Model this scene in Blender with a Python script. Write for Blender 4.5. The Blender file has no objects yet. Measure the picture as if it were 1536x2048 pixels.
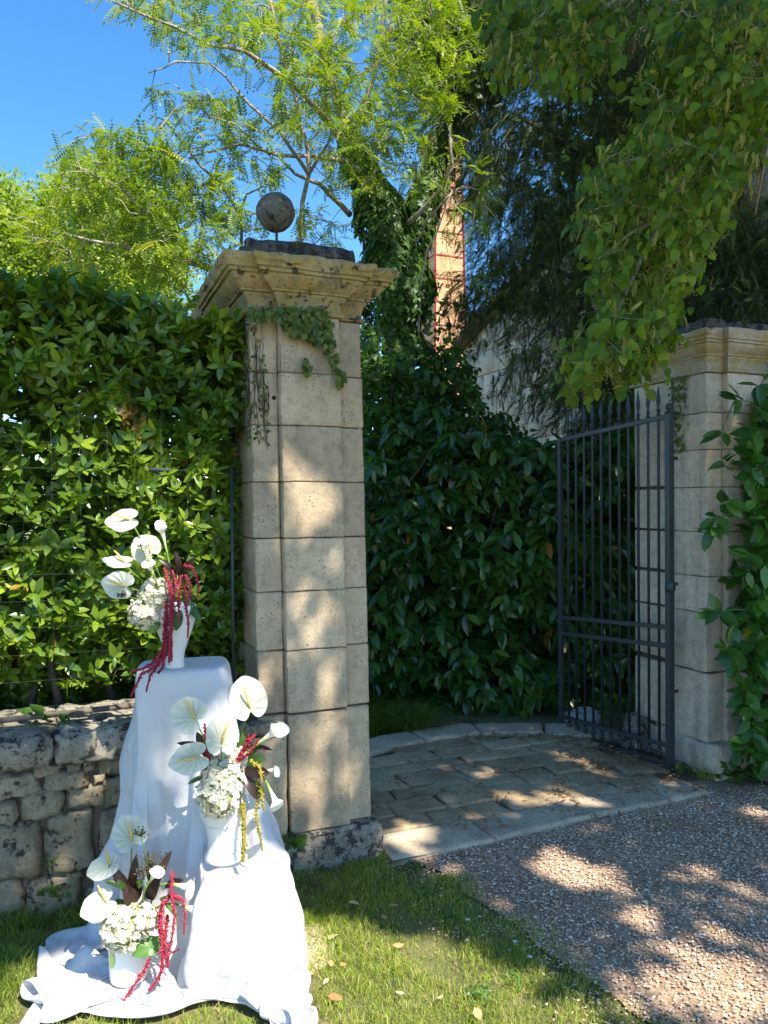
import bpy, bmesh, math, random
import numpy as np
from mathutils import Vector, Matrix, noise

C = bpy.context.scene
random.seed(7)
RNG = np.random.RandomState(11)
COL = C.collection

# ------------------------------------------------------------------ camera
F = 1539.0
CAM = np.array([0.0, 0.0, 1.5])
PITCH, ROLL = -0.0088, -0.0064
_cp, _sp = math.cos(PITCH), math.sin(PITCH)
FWD = np.array([0, _cp, _sp])
_up = np.array([0, -_sp, _cp])
_rt = np.array([1.0, 0, 0])
RT = math.cos(ROLL) * _rt + math.sin(ROLL) * _up
UP = -math.sin(ROLL) * _rt + math.cos(ROLL) * _up
cd = bpy.data.cameras.new('camera')
cam = bpy.data.objects.new('camera', cd)
COL.objects.link(cam)
cam.matrix_world = Matrix(((RT[0], UP[0], -FWD[0], CAM[0]), (RT[1], UP[1], -FWD[1], CAM[1]), (RT[2], UP[2], -FWD[2], CAM[2]), (0, 0, 0, 1)))
cd.sensor_fit = 'HORIZONTAL'
cd.sensor_width = 36
cd.lens = 36 * F / 1536
cd.clip_start = .05
cd.clip_end = 2000
C.camera = cam

# ------------------------------------------------------------------ light
SUN = np.array([.36, -.46, .81])
SUN = SUN / np.linalg.norm(SUN)
w = bpy.data.worlds.new('World')
C.world = w
w.use_nodes = True
nt = w.node_tree
sky = nt.nodes.new('ShaderNodeTexSky')
sky.sky_type = 'NISHITA'
sky.sun_disc = False
sky.sun_elevation = math.asin(SUN[2])
sky.sun_rotation = math.atan2(SUN[0], SUN[1])
sky.altitude = 100
sky.air_density = 1.0
sky.dust_density = 0.25
sky.ozone_density = 3.0
bg = nt.nodes['Background']
hs = nt.nodes.new('ShaderNodeHueSaturation')
hs.inputs['Saturation'].default_value = 1.28
nt.links.new(sky.outputs[0], hs.inputs['Color'])
nt.links.new(hs.outputs[0], bg.inputs[0])
bg.inputs[1].default_value = 0.15
sl = bpy.data.lights.new('sun', 'SUN')
sl.energy = 5.0
sl.angle = math.radians(.45)
sl.color = (1.0, .93, .81)
so = bpy.data.objects.new('sun', sl)
COL.objects.link(so)
so.rotation_euler = Vector(SUN).to_track_quat('Z', 'Y').to_euler()
C.view_settings.view_transform = 'Standard'
C.view_settings.look = 'None'
C.view_settings.exposure = 1.1
C.view_settings.gamma = 1
C.view_settings.use_curve_mapping = False
C.render.resolution_x, C.render.resolution_y = 768, 1024
C.cycles.max_bounces = 8
C.cycles.transparent_max_bounces = 8


def at(px, py, Y):
    """point of the place at distance Y in front of the camera, seen at photo pixel (px, py)"""
    d = FWD * F + RT * (px - 768) - UP * (py - 1024)
    return CAM + d * (Y / d[1])


def gp(px, py, z=0.0):
    d = FWD * F + RT * (px - 768) - UP * (py - 1024)
    return CAM + d * ((z - CAM[2]) / d[2])


def proj(p):
    d = np.asarray(p) - CAM
    zz = d @ FWD
    return np.stack([768 + F * (d @ RT) / zz, 1024 - F * (d @ UP) / zz, zz], -1)


# ------------------------------------------------------------------ object helpers
def tag(o, label=None, cat=None, group=None, kind=None):
    if label: o['label'] = label
    if cat: o['category'] = cat
    if group: o['group'] = group
    if kind: o['kind'] = kind
    return o


def thing(name, loc, label, cat, group=None):
    o = bpy.data.objects.new(name, None)
    COL.objects.link(o)
    o.location = tuple(loc)
    o.empty_display_size = .1
    return tag(o, label, cat, group)


def root_loc(o):
    p = Vector((0, 0, 0))
    while o is not None:
        p += o.location
        o = o.parent
    return p


def link(name, me, parent=None, world=None):
    """mesh given in world coordinates (or placed by matrix world) under parent"""
    o = bpy.data.objects.new(name, me)
    COL.objects.link(o)
    if parent is not None:
        o.parent = parent
        o.matrix_parent_inverse = PINV(parent)
    if world is not None:
        o.matrix_basis = world
    return o


_wm = {}


def PINV(p):
    m = world_of(p)
    return m.inverted()


def world_of(p):
    if p.name in _wm:
        return _wm[p.name]
    m = p.matrix_basis if p.parent is None else world_of(p.parent) @ p.matrix_parent_inverse @ p.matrix_basis
    _wm[p.name] = m.copy()
    return m


def mesh_np(name, V, faces, mat, smooth=True, tone=None, mats=None, midx=None):
    """faces: list of int arrays (each n x k). V (n,3). tone per-vertex"""
    me = bpy.data.meshes.new(name)
    V = np.asarray(V, dtype=np.float32)
    if not isinstance(faces, list): faces = [faces]
    loops = np.concatenate([np.asarray(f).ravel() for f in faces]).astype(np.int32)
    sizes = np.concatenate([np.full(len(f), np.asarray(f).shape[1]) for f in faces]).astype(np.int32)
    starts = np.concatenate([[0], np.cumsum(sizes)[:-1]]).astype(np.int32)
    me.vertices.add(len(V)); me.vertices.foreach_set('co', V.ravel())
    me.loops.add(len(loops)); me.loops.foreach_set('vertex_index', loops)
    me.polygons.add(len(sizes)); me.polygons.foreach_set('loop_start', starts)
    me.polygons.foreach_set('use_smooth', np.full(len(sizes), smooth, dtype=bool))
    if mats:
        for m in mats: me.materials.append(m)
        me.polygons.foreach_set('material_index', midx)
    else:
        me.materials.append(mat)
    if tone is not None:
        a = me.attributes.new('tone', 'FLOAT', 'POINT')
        a.data.foreach_set('value', np.asarray(tone, dtype=np.float32))
    me.update(calc_edges=True)
    me.validate()
    return me


class MB:
    """collects primitive shapes into one mesh"""
    def __init__(s): s.v = []; s.f = []
    def tube(s, pts, rad, n=6, cap=True):
        pts = [Vector(p) for p in pts]
        if not hasattr(rad, '__len__'): rad = [rad] * len(pts)
        b = len(s.v)
        ref = Vector((.3, .2, 1)).normalized()
        for i, p in enumerate(pts):
            d = (pts[min(i + 1, len(pts) - 1)] - pts[max(i - 1, 0)])
            if d.length < 1e-9: d = Vector((0, 0, 1))
            d.normalize()
            r = ref if abs(d.dot(ref)) < .95 else Vector((1, 0, 0))
            x = d.cross(r).normalized(); y = d.cross(x)
            for k in range(n):
                a = 2 * math.pi * k / n
                s.v.append(tuple(p + (x * math.cos(a) + y * math.sin(a)) * rad[i]))
        for i in range(len(pts) - 1):
            for k in range(n):
                s.f.append((b + i * n + k, b + i * n + (k + 1) % n, b + (i + 1) * n + (k + 1) % n, b + (i + 1) * n + k))
        if cap:
            s.f.append(tuple(b + k for k in range(n))[::-1])
            s.f.append(tuple(b + (len(pts) - 1) * n + k for k in range(n)))
        return s
    def lathe(s, prof, c=(0, 0, 0), n=24, M=None):
        b = len(s.v)
        for r, z in prof:
            for k in range(n):
                a = 2 * math.pi * k / n
                q = Vector((r * math.cos(a), r * math.sin(a), z))
                if M is not None: q = M @ q
                s.v.append(tuple(q + Vector(c)))
        for i in range(len(prof) - 1):
            for k in range(n):
                s.f.append((b + i * n + k, b + i * n + (k + 1) % n, b + (i + 1) * n + (k + 1) % n, b + (i + 1) * n + k))
        return s
    def box(s, c, h, M=None):
        b = len(s.v)
        for sx, sy, sz in ((-1, -1, -1), (1, -1, -1), (1, 1, -1), (-1, 1, -1), (-1, -1, 1), (1, -1, 1), (1, 1, 1), (-1, 1, 1)):
            q = Vector((sx * h[0], sy * h[1], sz * h[2]))
            if M is not None: q = M @ q
            s.v.append(tuple(q + Vector(c)))
        for f in ((3, 2, 1, 0), (4, 5, 6, 7), (0, 1, 5, 4), (1, 2, 6, 5), (2, 3, 7, 6), (3, 0, 4, 7)):
            s.f.append(tuple(b + i for i in f))
        return s
    def build(s, name, mat, parent=None, smooth=True, world=None):
        me = bpy.data.meshes.new(name)
        me.from_pydata(s.v, [], s.f)
        me.materials.append(mat)
        me.polygons.foreach_set('use_smooth', [smooth] * len(s.f))
        me.update()
        return link(name, me, parent, world)


def grid_box(x0, x1, y0, y1, z0, z1, step=.07, edge=.004, amp=.002, chip=.006, seed=0, rnd=0.0):
    """a dressed stone: box with worn arrises and a slightly uneven face; returns V, quads"""
    def axis(a, b):
        L = b - a
        e = min(edge, L * .2)
        n = max(1, int(round((L - 2 * e) / step)))
        return np.array([a, a + e * .35, a + e] + list(np.linspace(a + e, b - e, n + 1)[1:-1]) + [b - e, b - e * .35, b])
    X, Y, Z = axis(x0, x1), axis(y0, y1), axis(z0, z1)
    nx, ny, nz = len(X), len(Y), len(Z)
    idm = {}
    V = []; Fc = []
    def vid(i, j, k):
        q = (i, j, k)
        if q not in idm:
            idm[q] = len(V); V.append((X[i], Y[j], Z[k]))
        return idm[q]
    for i in range(nx - 1):
        for j in range(ny - 1):
            Fc.append((vid(i, j, 0), vid(i, j + 1, 0), vid(i + 1, j + 1, 0), vid(i + 1, j, 0)))
            Fc.append((vid(i, j, nz - 1), vid(i + 1, j, nz - 1), vid(i + 1, j + 1, nz - 1), vid(i, j + 1, nz - 1)))
    for i in range(nx - 1):
        for k in range(nz - 1):
            Fc.append((vid(i, 0, k), vid(i + 1, 0, k), vid(i + 1, 0, k + 1), vid(i, 0, k + 1)))
            Fc.append((vid(i, ny - 1, k), vid(i, ny - 1, k + 1), vid(i + 1, ny - 1, k + 1), vid(i + 1, ny - 1, k)))
    for j in range(ny - 1):
        for k in range(nz - 1):
            Fc.append((vid(0, j, k), vid(0, j, k + 1), vid(0, j + 1, k + 1), vid(0, j + 1, k)))
            Fc.append((vid(nx - 1, j, k), vid(nx - 1, j + 1, k), vid(nx - 1, j + 1, k + 1), vid(nx - 1, j, k + 1)))
    V = np.array(V)
    c = np.array([(x0 + x1) / 2, (y0 + y1) / 2, (z0 + z1) / 2]); h = np.array([(x1 - x0) / 2, (y1 - y0) / 2, (z1 - z0) / 2])
    r = np.minimum(edge + rnd, h.min() * .95)
    q = V - c
    inner = np.clip(q, -(h - r), h - r)
    d = q - inner
    L = np.linalg.norm(d, axis=1, keepdims=True)
    nax = (np.abs(d) > 1e-9).sum(1)
    q = np.where((nax[:, None] > 1), inner + d / np.maximum(L, 1e-9) * r, q)
    V = c + q
    out = []
    for p, dd, na in zip(V, d, nax):
        pv = Vector(p)
        nn = noise.noise_vector(pv * 9 + Vector((seed * 3.1, seed, 0))) * amp + noise.noise_vector(pv * 30 + Vector((0, seed * 2.3, 0))) * amp * .5
        if na > 1 and chip > 0:
            ch = max(0, noise.noise(pv * 26 + Vector((seed, 5, seed * 1.7))) - .05) * chip * 2.6
            nn = nn - Vector(dd).normalized() * ch
        out.append(pv + nn)
    return np.array(out), np.array(Fc)


# ------------------------------------------------------------------ leaves
def leaf_base(w=.22, fold=.06, droop=.12, n=2):
    """one leaf along +Y, unit length"""
    V = [(0, 0, 0), (-w, .33, fold - droop * .1), (0, .33, -droop * .1), (w, .33, fold - droop * .1),
         (-w * .85, .68, fold * .8 - droop * .5), (0, .68, -droop * .5), (w * .85, .68, fold * .8 - droop * .5), (0, 1, -droop)]
    Fc = [[(0, 2, 1), (0, 3, 2), (4, 5, 7), (5, 6, 7)], [(1, 2, 5, 4), (2, 3, 6, 5)]]
    return np.array(V, float), [np.array(f) for f in Fc]


def round_leaf(w=.45, fold=.05, droop=.2):
    V = [(0, 0, 0), (-w * .8, .12, 0), (-w, .45, fold), (-w * .6, .78, -droop * .5), (0, 1.05, -droop), (w * .6, .78, -droop * .5), (w, .45, fold), (w * .8, .12, 0), (0, .45, -.03)]
    Fc = [[(8, 1, 0), (8, 2, 1), (8, 3, 2), (8, 4, 3), (8, 5, 4), (8, 6, 5), (8, 7, 6), (8, 0, 7)]]
    return np.array(V, float), [np.array(f) for f in Fc]


def ivy_leaf():
    V = [(0, 0, 0), (-.42, -.08, -.05), (-.30, .3, 0), (-.52, .48, -.1), (-.2, .62, 0), (0, 1, -.15), (.2, .62, 0), (.52, .48, -.1), (.30, .3, 0), (.42, -.08, -.05), (0, .35, .05)]
    Fc = [[(10, 1, 0), (10, 2, 1), (10, 3, 2), (10, 4, 3), (10, 5, 4), (10, 6, 5), (10, 7, 6), (10, 8, 7), (10, 9, 8), (10, 0, 9)]]
    return np.array(V, float), [np.array(f)[:, ::-1] for f in Fc]


def quad_leaf(w=.3):
    V = [(0, 0, 0), (-w, .5, .05), (0, 1, 0), (w, .5, .05)]
    return np.array(V, float), [np.array([(0, 3, 2, 1)])]


def pinnate_leaf(n=6):
    V = []; Fq = []; Ft = []
    def add(p, d, L, wd):
        s = np.array([-d[1], d[0], 0]); b = len(V)
        V.extend([p, p + d * L * .5 + s * wd + (0, 0, .01), p + d * L + (0, 0, -.03), p + d * L * .5 - s * wd + (0, 0, .01)])
        Fq.append((b, b + 3, b + 2, b + 1))
    for i in range(n):
        y = .2 + .72 * i / n
        z = -.28 * y * y
        for sx in (-1, 1):
            d = np.array([sx * .93, .36, -.22]); d /= np.linalg.norm(d)
            add(np.array([0, y + sx * .012, z]), d, .21, .05)
    add(np.array([0, .92, -.24]), np.array([0, .97, -.2]), .2, .05)
    b = len(V)
    V.extend([np.array([-.006, 0, 0]), np.array([.006, 0, 0]), np.array([.004, .95, -.25]), np.array([-.004, .95, -.25])])
    Fq.append((b, b + 1, b + 2, b + 3))
    return np.array(V, float), [np.array(Fq)]


def needle_spray(n=9):
    rs = np.random.RandomState(5)
    V = []; Ft = []
    for i in range(n):
        y = .08 + .9 * i / n
        for sx in (-1, 1):
            L = .27 * (1.1 - y * .5) * rs.uniform(.8, 1.2)
            b = len(V)
            V.extend([(0, y, -.25 * y * y), (sx * L * .35, y + .05, -.25 * y * y + .03), (sx * L, y + L * .7, -.25 * y * y - .05)])
            V.append((sx * L * .3, y - .0, -.25 * y * y - .03))
            Ft.append((b, b + 1, b + 2)); Ft.append((b, b + 2, b + 3))
    return np.array(V, float), [np.array(Ft)]


def norm(a):
    return a / np.maximum(np.linalg.norm(a, axis=-1, keepdims=True), 1e-9)


def frames(d, n):
    """rotation matrices whose columns are side, direction, normal"""
    d = norm(d)
    s = norm(np.cross(d, n))
    n2 = np.cross(s, d)
    return np.stack([s, d, n2], -1)


def bake_leaves(base, R, pos, size, tone):
    V0, fl = base
    N = len(pos); k = len(V0)
    V = np.einsum('nij,kj->nki', R * size[:, None, None], V0) + pos[:, None, :]
    faces = [(f[None] + (np.arange(N) * k)[:, None, None]).reshape(-1, f.shape[1]) for f in fl]
    return V.reshape(-1, 3), faces, np.repeat(tone, k)


def foliage(parent, base, R, pos, size, tone, mat, n_parts=0, piece='leaf', stuff='foliage', front=None, smooth=True, maxpx=1600):
    """n_parts nearest leaves in view become single objects, the rest one mesh"""
    N = len(pos)
    sel = np.zeros(N, bool)
    if n_parts:
        q = proj(pos)
        sc = size * F / q[:, 2]
        vis = (q[:, 0] > 5) & (q[:, 0] < 1531) & (q[:, 1] > 5) & (q[:, 1] < 2043) & (q[:, 2] > .3)
        score = np.where(vis, sc, -1)
        if front is not None: score = np.where(front, score, -1)
        # one pick per image cell first, so that the pieces spread over the whole plant
        cell = (q[:, 0] // 18).astype(int) * 1000 + (q[:, 1] // 18).astype(int)
        order = np.argsort(q[:, 2])
        seen = set(); pick = []
        for i in order:
            if score[i] <= 0: continue
            if cell[i] in seen: continue
            seen.add(cell[i]); pick.append(i)
        pick.sort(key=lambda i: -score[i])
        pick = pick[:n_parts]
        sel[pick] = True
        K = 6
        V0, fl = base
        mm = [mesh_np(piece, V0, fl, mat, smooth, np.full(len(V0), (k + .5) / K)) for k in range(K)]
        for i in pick:
            M = Matrix.Identity(4)
            r = R[i] * size[i]
            for a in range(3):
                for b in range(3): M[a][b] = float(r[a, b])
                M[a][3] = float(pos[i, a])
            link(piece, mm[min(K - 1, max(0, int(tone[i] * K)))], parent, M)
    rest = ~sel
    if rest.any():
        V, fs, t = bake_leaves(base, R[rest], pos[rest], size[rest], tone[rest])
        o = link(stuff, mesh_np(stuff, V, fs, mat, smooth, t), parent)
        o['kind'] = 'stuff'
        return o


# ------------------------------------------------------------------ materials
def newmat(name):
    m = bpy.data.materials.new(name); m.use_nodes = True
    n = m.node_tree.nodes; n.clear()
    out = n.new('ShaderNodeOutputMaterial')
    p = n.new('ShaderNodeBsdfPrincipled')
    m.node_tree.links.new(p.outputs[0], out.inputs[0])
    return m, m.node_tree, p, out


def nd(t, typ, **kw):
    x = t.nodes.new(typ)
    for k, v in kw.items():
        if k.startswith('i_'):
            key = k[2:]
            x.inputs[int(key) if key.isdigit() else key].default_value = v
        else: setattr(x, k, v)
    return x


def ramp(t, fac, stops):
    r = nd(t, 'ShaderNodeValToRGB')
    e = r.color_ramp.elements
    while len(e) < len(stops): e.new(.5)
    for i, (p, c) in enumerate(stops):
        e[i].position = p
        e[i].color = (c, c, c, 1) if not hasattr(c, '__len__') else (*c, 1)
    t.links.new(fac, r.inputs[0])
    return r.outputs[0]


def mixc(t, fac, a, b, mode='MIX'):
    m = nd(t, 'ShaderNodeMix', data_type='RGBA', blend_type=mode)
    for inp, v in ((m.inputs[0], fac), (m.inputs[6], a), (m.inputs[7], b)):
        if hasattr(v, 'links'): t.links.new(v, inp)
        elif hasattr(v, '__len__'): inp.default_value = (*v, 1)
        else: inp.default_value = v
    return m.outputs[2]


def noise_n(t, scale, detail=4, rough=.55, vec=None, dist=0.0):
    n = nd(t, 'ShaderNodeTexNoise')
    n.inputs['Scale'].default_value = scale
    n.inputs['Detail'].default_value = detail
    n.inputs['Roughness'].default_value = rough
    n.inputs['Distortion'].default_value = dist
    if vec is None:
        vec = nd(t, 'ShaderNodeNewGeometry').outputs['Position']
    t.links.new(vec, n.inputs['Vector'])
    return n.outputs['Fac']


def bump(t, h, strength, dist, p, prev=None):
    b = nd(t, 'ShaderNodeBump')
    b.inputs['Strength'].default_value = strength
    b.inputs['Distance'].default_value = dist
    t.links.new(h, b.inputs['Height'])
    if prev is not None: t.links.new(prev, b.inputs['Normal'])
    t.links.new(b.outputs[0], p.inputs['Normal'])
    return b.outputs[0]


def leaf_mat(name, stops, rough=.4, trans=.35, tcol=None, spec=.5):
    m, t, p, out = newmat(name)
    a = nd(t, 'ShaderNodeAttribute', attribute_name='tone')
    col = ramp(t, a.outputs['Fac'], stops)
    nz = noise_n(t, 60, 2)
    col2 = mixc(t, ramp(t, nz, [(.35, 0.0), (.7, .35)]), col, mixc(t, 1.0, col, (.55, .6, .5), 'MULTIPLY'))
    t.links.new(col2, p.inputs['Base Color'])
    p.inputs['Roughness'].default_value = rough
    p.inputs['Specular IOR Level'].default_value = spec
    tr = nd(t, 'ShaderNodeBsdfTranslucent')
    tc = mixc(t, 1.0, col2, tcol or (1.35, 1.5, .45), 'MULTIPLY')
    t.links.new(tc, tr.inputs[0])
    mx = nd(t, 'ShaderNodeMixShader'); mx.inputs[0].default_value = trans
    t.links.new(p.outputs[0], mx.inputs[1]); t.links.new(tr.outputs[0], mx.inputs[2])
    t.links.new(mx.outputs[0], out.inputs[0])
    return m


def stone_mat(name, light, dark, grime=.3, black=0.0, ochre=0.0, white=0.0, seed=0.0, rough=.9, bstr=.5, moss=0.0):
    m, t, p, out = newmat(name)
    g = nd(t, 'ShaderNodeNewGeometry')
    mp = nd(t, 'ShaderNodeMapping'); mp.inputs['Location'].default_value = (seed, seed * 1.3, seed * .7)
    t.links.new(g.outputs['Position'], mp.inputs['Vector'])
    v = mp.outputs[0]
    oi = nd(t, 'ShaderNodeObjectInfo')
    big = noise_n(t, 5, 6, .6, v)
    c = mixc(t, ramp(t, big, [(.35, 0.0), (.65, 1.0)]), light, dark)
    # block to block difference
    r = ramp(t, oi.outputs['Random'], [(0, .80), (1, 1.08)])
    c = mixc(t, 1.0, c, r, 'MULTIPLY')
    # vertical run-off streaks
    mp2 = nd(t, 'ShaderNodeMapping'); mp2.inputs['Scale'].default_value = (14, 14, 1.6)
    t.links.new(v, mp2.inputs['Vector'])
    st = noise_n(t, 1, 4, .6, mp2.outputs[0])
    c = mixc(t, ramp(t, st, [(.5, 0.0), (.8, grime)]), c, (.13, .12, .10))
    fine = noise_n(t, 130, 3, .7, v)
    c = mixc(t, ramp(t, fine, [(.25, .35), (.5, 0.0)]), c, (.16, .13, .10))
    if ochre:
        o = noise_n(t, 7, 5, .65, v, .3)
        c = mixc(t, ramp(t, o, [(.46, 0.0), (.60, ochre)]), c, (.42, .30, .07))
    if moss:
        o = noise_n(t, 11, 5, .65, v, .8)
        c = mixc(t, ramp(t, o, [(.52, 0.0), (.62, moss)]), c, (.10, .12, .035))
    if black:
        o = noise_n(t, 19, 8, .75, v, .2)
        c = mixc(t, ramp(t, o, [(.56 - black * .14, 0.0), (.61 - black * .14, .9)]), c, (.035, .033, .032))
        s = noise_n(t, 55, 4, .6, v)
        c = mixc(t, ramp(t, s, [(.60, 0.0), (.66, .5)]), c, (.035, .033, .032))
    if white:
        o = noise_n(t, 26, 5, .7, v)
        c = mixc(t, ramp(t, o, [(.58, 0.0), (.63, white)]), c, (.55, .53, .48))
    # pits
    vo = nd(t, 'ShaderNodeTexVoronoi'); vo.inputs['Scale'].default_value = 75
    t.links.new(v, vo.inputs['Vector'])
    pk = noise_n(t, 12, 2, .5, v)
    pit = ramp(t, vo.outputs['Distance'], [(.0, 0.0), (.16, 0.0), (.26, 1.0)])
    pmask = ramp(t, pk, [(.48, 0.0), (.66, .9)])
    pf = nd(t, 'ShaderNodeMath', operation='MULTIPLY')
    inv = nd(t, 'ShaderNodeMath', operation='SUBTRACT'); inv.inputs[0].default_value = 1
    t.links.new(pit, inv.inputs[1])
    t.links.new(inv.outputs[0], pf.inputs[0]); t.links.new(pmask, pf.inputs[1])
    c = mixc(t, pf.outputs[0], c, (.12, .10, .08))
    mid = noise_n(t, 24, 6, .75, v)
    c = mixc(t, 1.0, c, ramp(t, mid, [(.32, .72), (.5, 1.0), (.72, 1.14)]), 'MULTIPLY')
    t.links.new(c, p.inputs['Base Color'])
    p.inputs['Roughness'].default_value = rough
    p.inputs['Specular IOR Level'].default_value = .2
    n1 = bump(t, noise_n(t, 38, 9, .78, v), bstr, .014, p)
    inv2 = nd(t, 'ShaderNodeMath', operation='MULTIPLY'); inv2.inputs[1].default_value = -1
    t.links.new(pf.outputs[0], inv2.inputs[0])
    bump(t, inv2.outputs[0], .8, .004, p, n1)
    return m


def plain(name, col, rough=.6, metal=0.0, nscale=30, var=.25, bs=.15, spec=.5):
    m, t, p, out = newmat(name)
    n = noise_n(t, nscale, 4)
    c = mixc(t, ramp(t, n, [(.3, 0.0), (.7, 1.0)]), tuple(x * (1 - var) for x in col), tuple(min(1, x * (1 + var)) for x in col))
    t.links.new(c, p.inputs['Base Color'])
    p.inputs['Roughness'].default_value = rough
    p.inputs['Metallic'].default_value = metal
    p.inputs['Specular IOR Level'].default_value = spec
    if bs: bump(t, noise_n(t, nscale * 3, 5), bs, .003, p)
    return m


def tone_mat(name, stops, rough=.8, trans=0.0, bs=.0, spec=.3):
    m, t, p, out = newmat(name)
    a = nd(t, 'ShaderNodeAttribute', attribute_name='tone')
    col = ramp(t, a.outputs['Fac'], stops)
    t.links.new(col, p.inputs['Base Color'])
    p.inputs['Roughness'].default_value = rough
    p.inputs['Specular IOR Level'].default_value = spec
    if bs: bump(t, noise_n(t, 250, 3), bs, .002, p)
    if trans:
        tr = nd(t, 'ShaderNodeBsdfTranslucent'); t.links.new(col, tr.inputs[0])
        mx = nd(t, 'ShaderNodeMixShader'); mx.inputs[0].default_value = trans
        t.links.new(p.outputs[0], mx.inputs[1]); t.links.new(tr.outputs[0], mx.inputs[2])
        t.links.new(mx.outputs[0], out.inputs[0])
    return m


M_STONE = stone_mat('limestone', (.64, .50, .33), (.48, .37, .24), grime=.35)
M_STONE2 = stone_mat('pale_limestone', (.78, .65, .49), (.66, .55, .41), grime=.5, seed=4)
M_CORN = stone_mat('cornice_stone', (.52, .40, .21), (.42, .31, .14), grime=.8, ochre=.7, black=.05, seed=2, bstr=.7)
M_CORN2 = stone_mat('pale_cornice_stone', (.52, .46, .36), (.42, .35, .24), grime=.3, ochre=.6, seed=8, bstr=.7)
M_DARK = stone_mat('blackened_stone', (.42, .38, .30), (.30, .27, .21), grime=.6, black=.5, white=.6, seed=3, bstr=.9)
M_CAP = stone_mat('dark_cap_stone', (.16, .145, .12), (.09, .08, .065), grime=.6, black=.5, white=.25, seed=9, bstr=.9)
M_COPE = stone_mat('lichened_coping', (.46, .41, .31), (.33, .29, .22), grime=.5, black=.2, white=.8, moss=.2, seed=5, bstr=.9)
M_RUB = stone_mat('rubble_stone', (.56, .46, .31), (.42, .34, .22), grime=.45, black=.03, white=.4, ochre=.15, moss=.25, seed=6, bstr=1.3)
M_BALL = stone_mat('ball_stone', (.26, .22, .16), (.17, .14, .105), grime=.3, black=.12, white=.25, seed=7, bstr=.8)
M_PAVE = stone_mat('paving_stone', (.60, .45, .28), (.40, .29, .17), grime=.0, white=.2, moss=.25, seed=12, bstr=1.0)
M_KERB = stone_mat('kerb_stone', (.62, .51, .36), (.45, .36, .25), grime=.0, white=.2, seed=14, bstr=.7)
M_BLOCK = stone_mat('grey_ashlar', (.74, .66, .54), (.62, .55, .44), grime=.5, seed=15, bstr=.4)
M_MORTAR = plain('earth_mortar', (.20, .145, .10), .95, nscale=40, bs=.6)
M_GAP = plain('joint_dirt', (.10, .075, .05), .95, nscale=40)
M_IRON = plain('gate_iron', (.040, .052, .058), .45, .3, 60, .2, .1)
M_RUST = plain('rusty_iron', (.10, .055, .035), .8, .3, 60, .4, .3)
M_GREENW = plain('green_wire', (.02, .07, .05), .5, .0, 60, .2, 0)
M_WOOD = plain('grey_rail', (.12, .10, .075), .9, 0, 40, .4, .4)
M_BARK = plain('pale_bark', (.30, .26, .20), .9, 0, 45, .45, .6)
M_TWIG = plain('dark_bark', (.07, .055, .042), .9, 0, 45, .4, .5)

# ================================================================== SETTING
YAW = .387
U = np.array([math.cos(YAW), math.sin(YAW), 0]); Vd = np.array([-math.sin(YAW), math.cos(YAW), 0]); ZZ = np.array([0, 0, 1.0])
P1 = np.array([-.508, 3.1335, 0.0])          # front left foot of the left pier
P2 = np.array([1.76, 4.20, 0.0])             # front left foot of the right pier


def WF(s, t, z=0.0, o=P1):
    return o + U * s + Vd * t + ZZ * z


def lawn_edge_side(p):
    """negative on the grass side of the line where the gravel starts"""
    e = np.array([gp(760, 1700)[:2], gp(900, 1762)[:2], gp(1010, 1850)[:2], gp(1110, 1925)[:2], gp(1260, 2048)[:2], (1.35, 1.5), (2.2, .2)])
    x, y = p[..., 0], p[..., 1]
    xe = np.interp(-y, -e[:, 1], e[:, 0])
    return x - xe


# ground to the horizon
m, t, p, out = newmat('soil')
n = noise_n(t, 6, 8, .65)
c = ramp(t, n, [(.35, (.09, .09, .035)), (.5, (.15, .15, .05)), (.68, (.22, .18, .09))])
t.links.new(c, p.inputs['Base Color']); p.inputs['Roughness'].default_value = .95
bump(t, noise_n(t, 60, 6, .7), .8, .01, p)
M_SOIL = m
bm = bmesh.new()
xs = [-400, -60, -12] + list(np.linspace(-4, 5, 46)) + [12, 60, 400]
ys = [-300, -40, -6] + list(np.linspace(0, 9, 46)) + [14, 60, 400, 1500]
vv = [[bm.verts.new((x, y, -.012 + .006 * noise.noise(Vector((x * 2, y * 2, 0))))) for x in xs] for y in ys]
for j in range(len(ys) - 1):
    for i in range(len(xs) - 1):
        bm.faces.new((vv[j][i], vv[j][i + 1], vv[j + 1][i + 1], vv[j + 1][i]))
me = bpy.data.meshes.new('ground'); bm.to_mesh(me); bm.free(); me.materials.append(M_SOIL)
for pg in me.polygons: pg.use_smooth = True
o = link('ground', me); tag(o, kind='structure')

# gravel drive sheet
m, t, p, out = newmat('gravel_bed')
vo = nd(t, 'ShaderNodeTexVoronoi'); vo.inputs['Scale'].default_value = 110
t.links.new(nd(t, 'ShaderNodeNewGeometry').outputs['Position'], vo.inputs['Vector'])
c = ramp(t, nd_out := vo.outputs['Color'], [(.1, (.18, .115, .07)), (.5, (.42, .29, .18)), (.8, (.52, .38, .26)), (1, (.5, .44, .36))])
c = mixc(t, ramp(t, noise_n(t, 3, 5), [(.4, 0.0), (.7, .5)]), c, (.15, .10, .07))
t.links.new(c, p.inputs['Base Color']); p.inputs['Roughness'].default_value = .95
bump(t, vo.outputs['Distance'], -1.0, .006, p)
M_GBED = m
edge_px = [(752, 1700), (900, 1762), (1010, 1850), (1110, 1925), (1260, 2048)]
_e = [gp(*q)[:2] for q in [(775, 1705)] + edge_px[1:]]
_ed = []
for _a, _b in zip(_e, _e[1:]):
    for _k in range(7):
        _q = _a * (1 - _k / 7) + _b * _k / 7; _n = noise.noise_vector(Vector((_q[0] * 6, _q[1] * 6, 2)))
        _ed.append(_q + np.array([_n.x, _n.y]) * .07 + np.array([.02, .02]))
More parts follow.
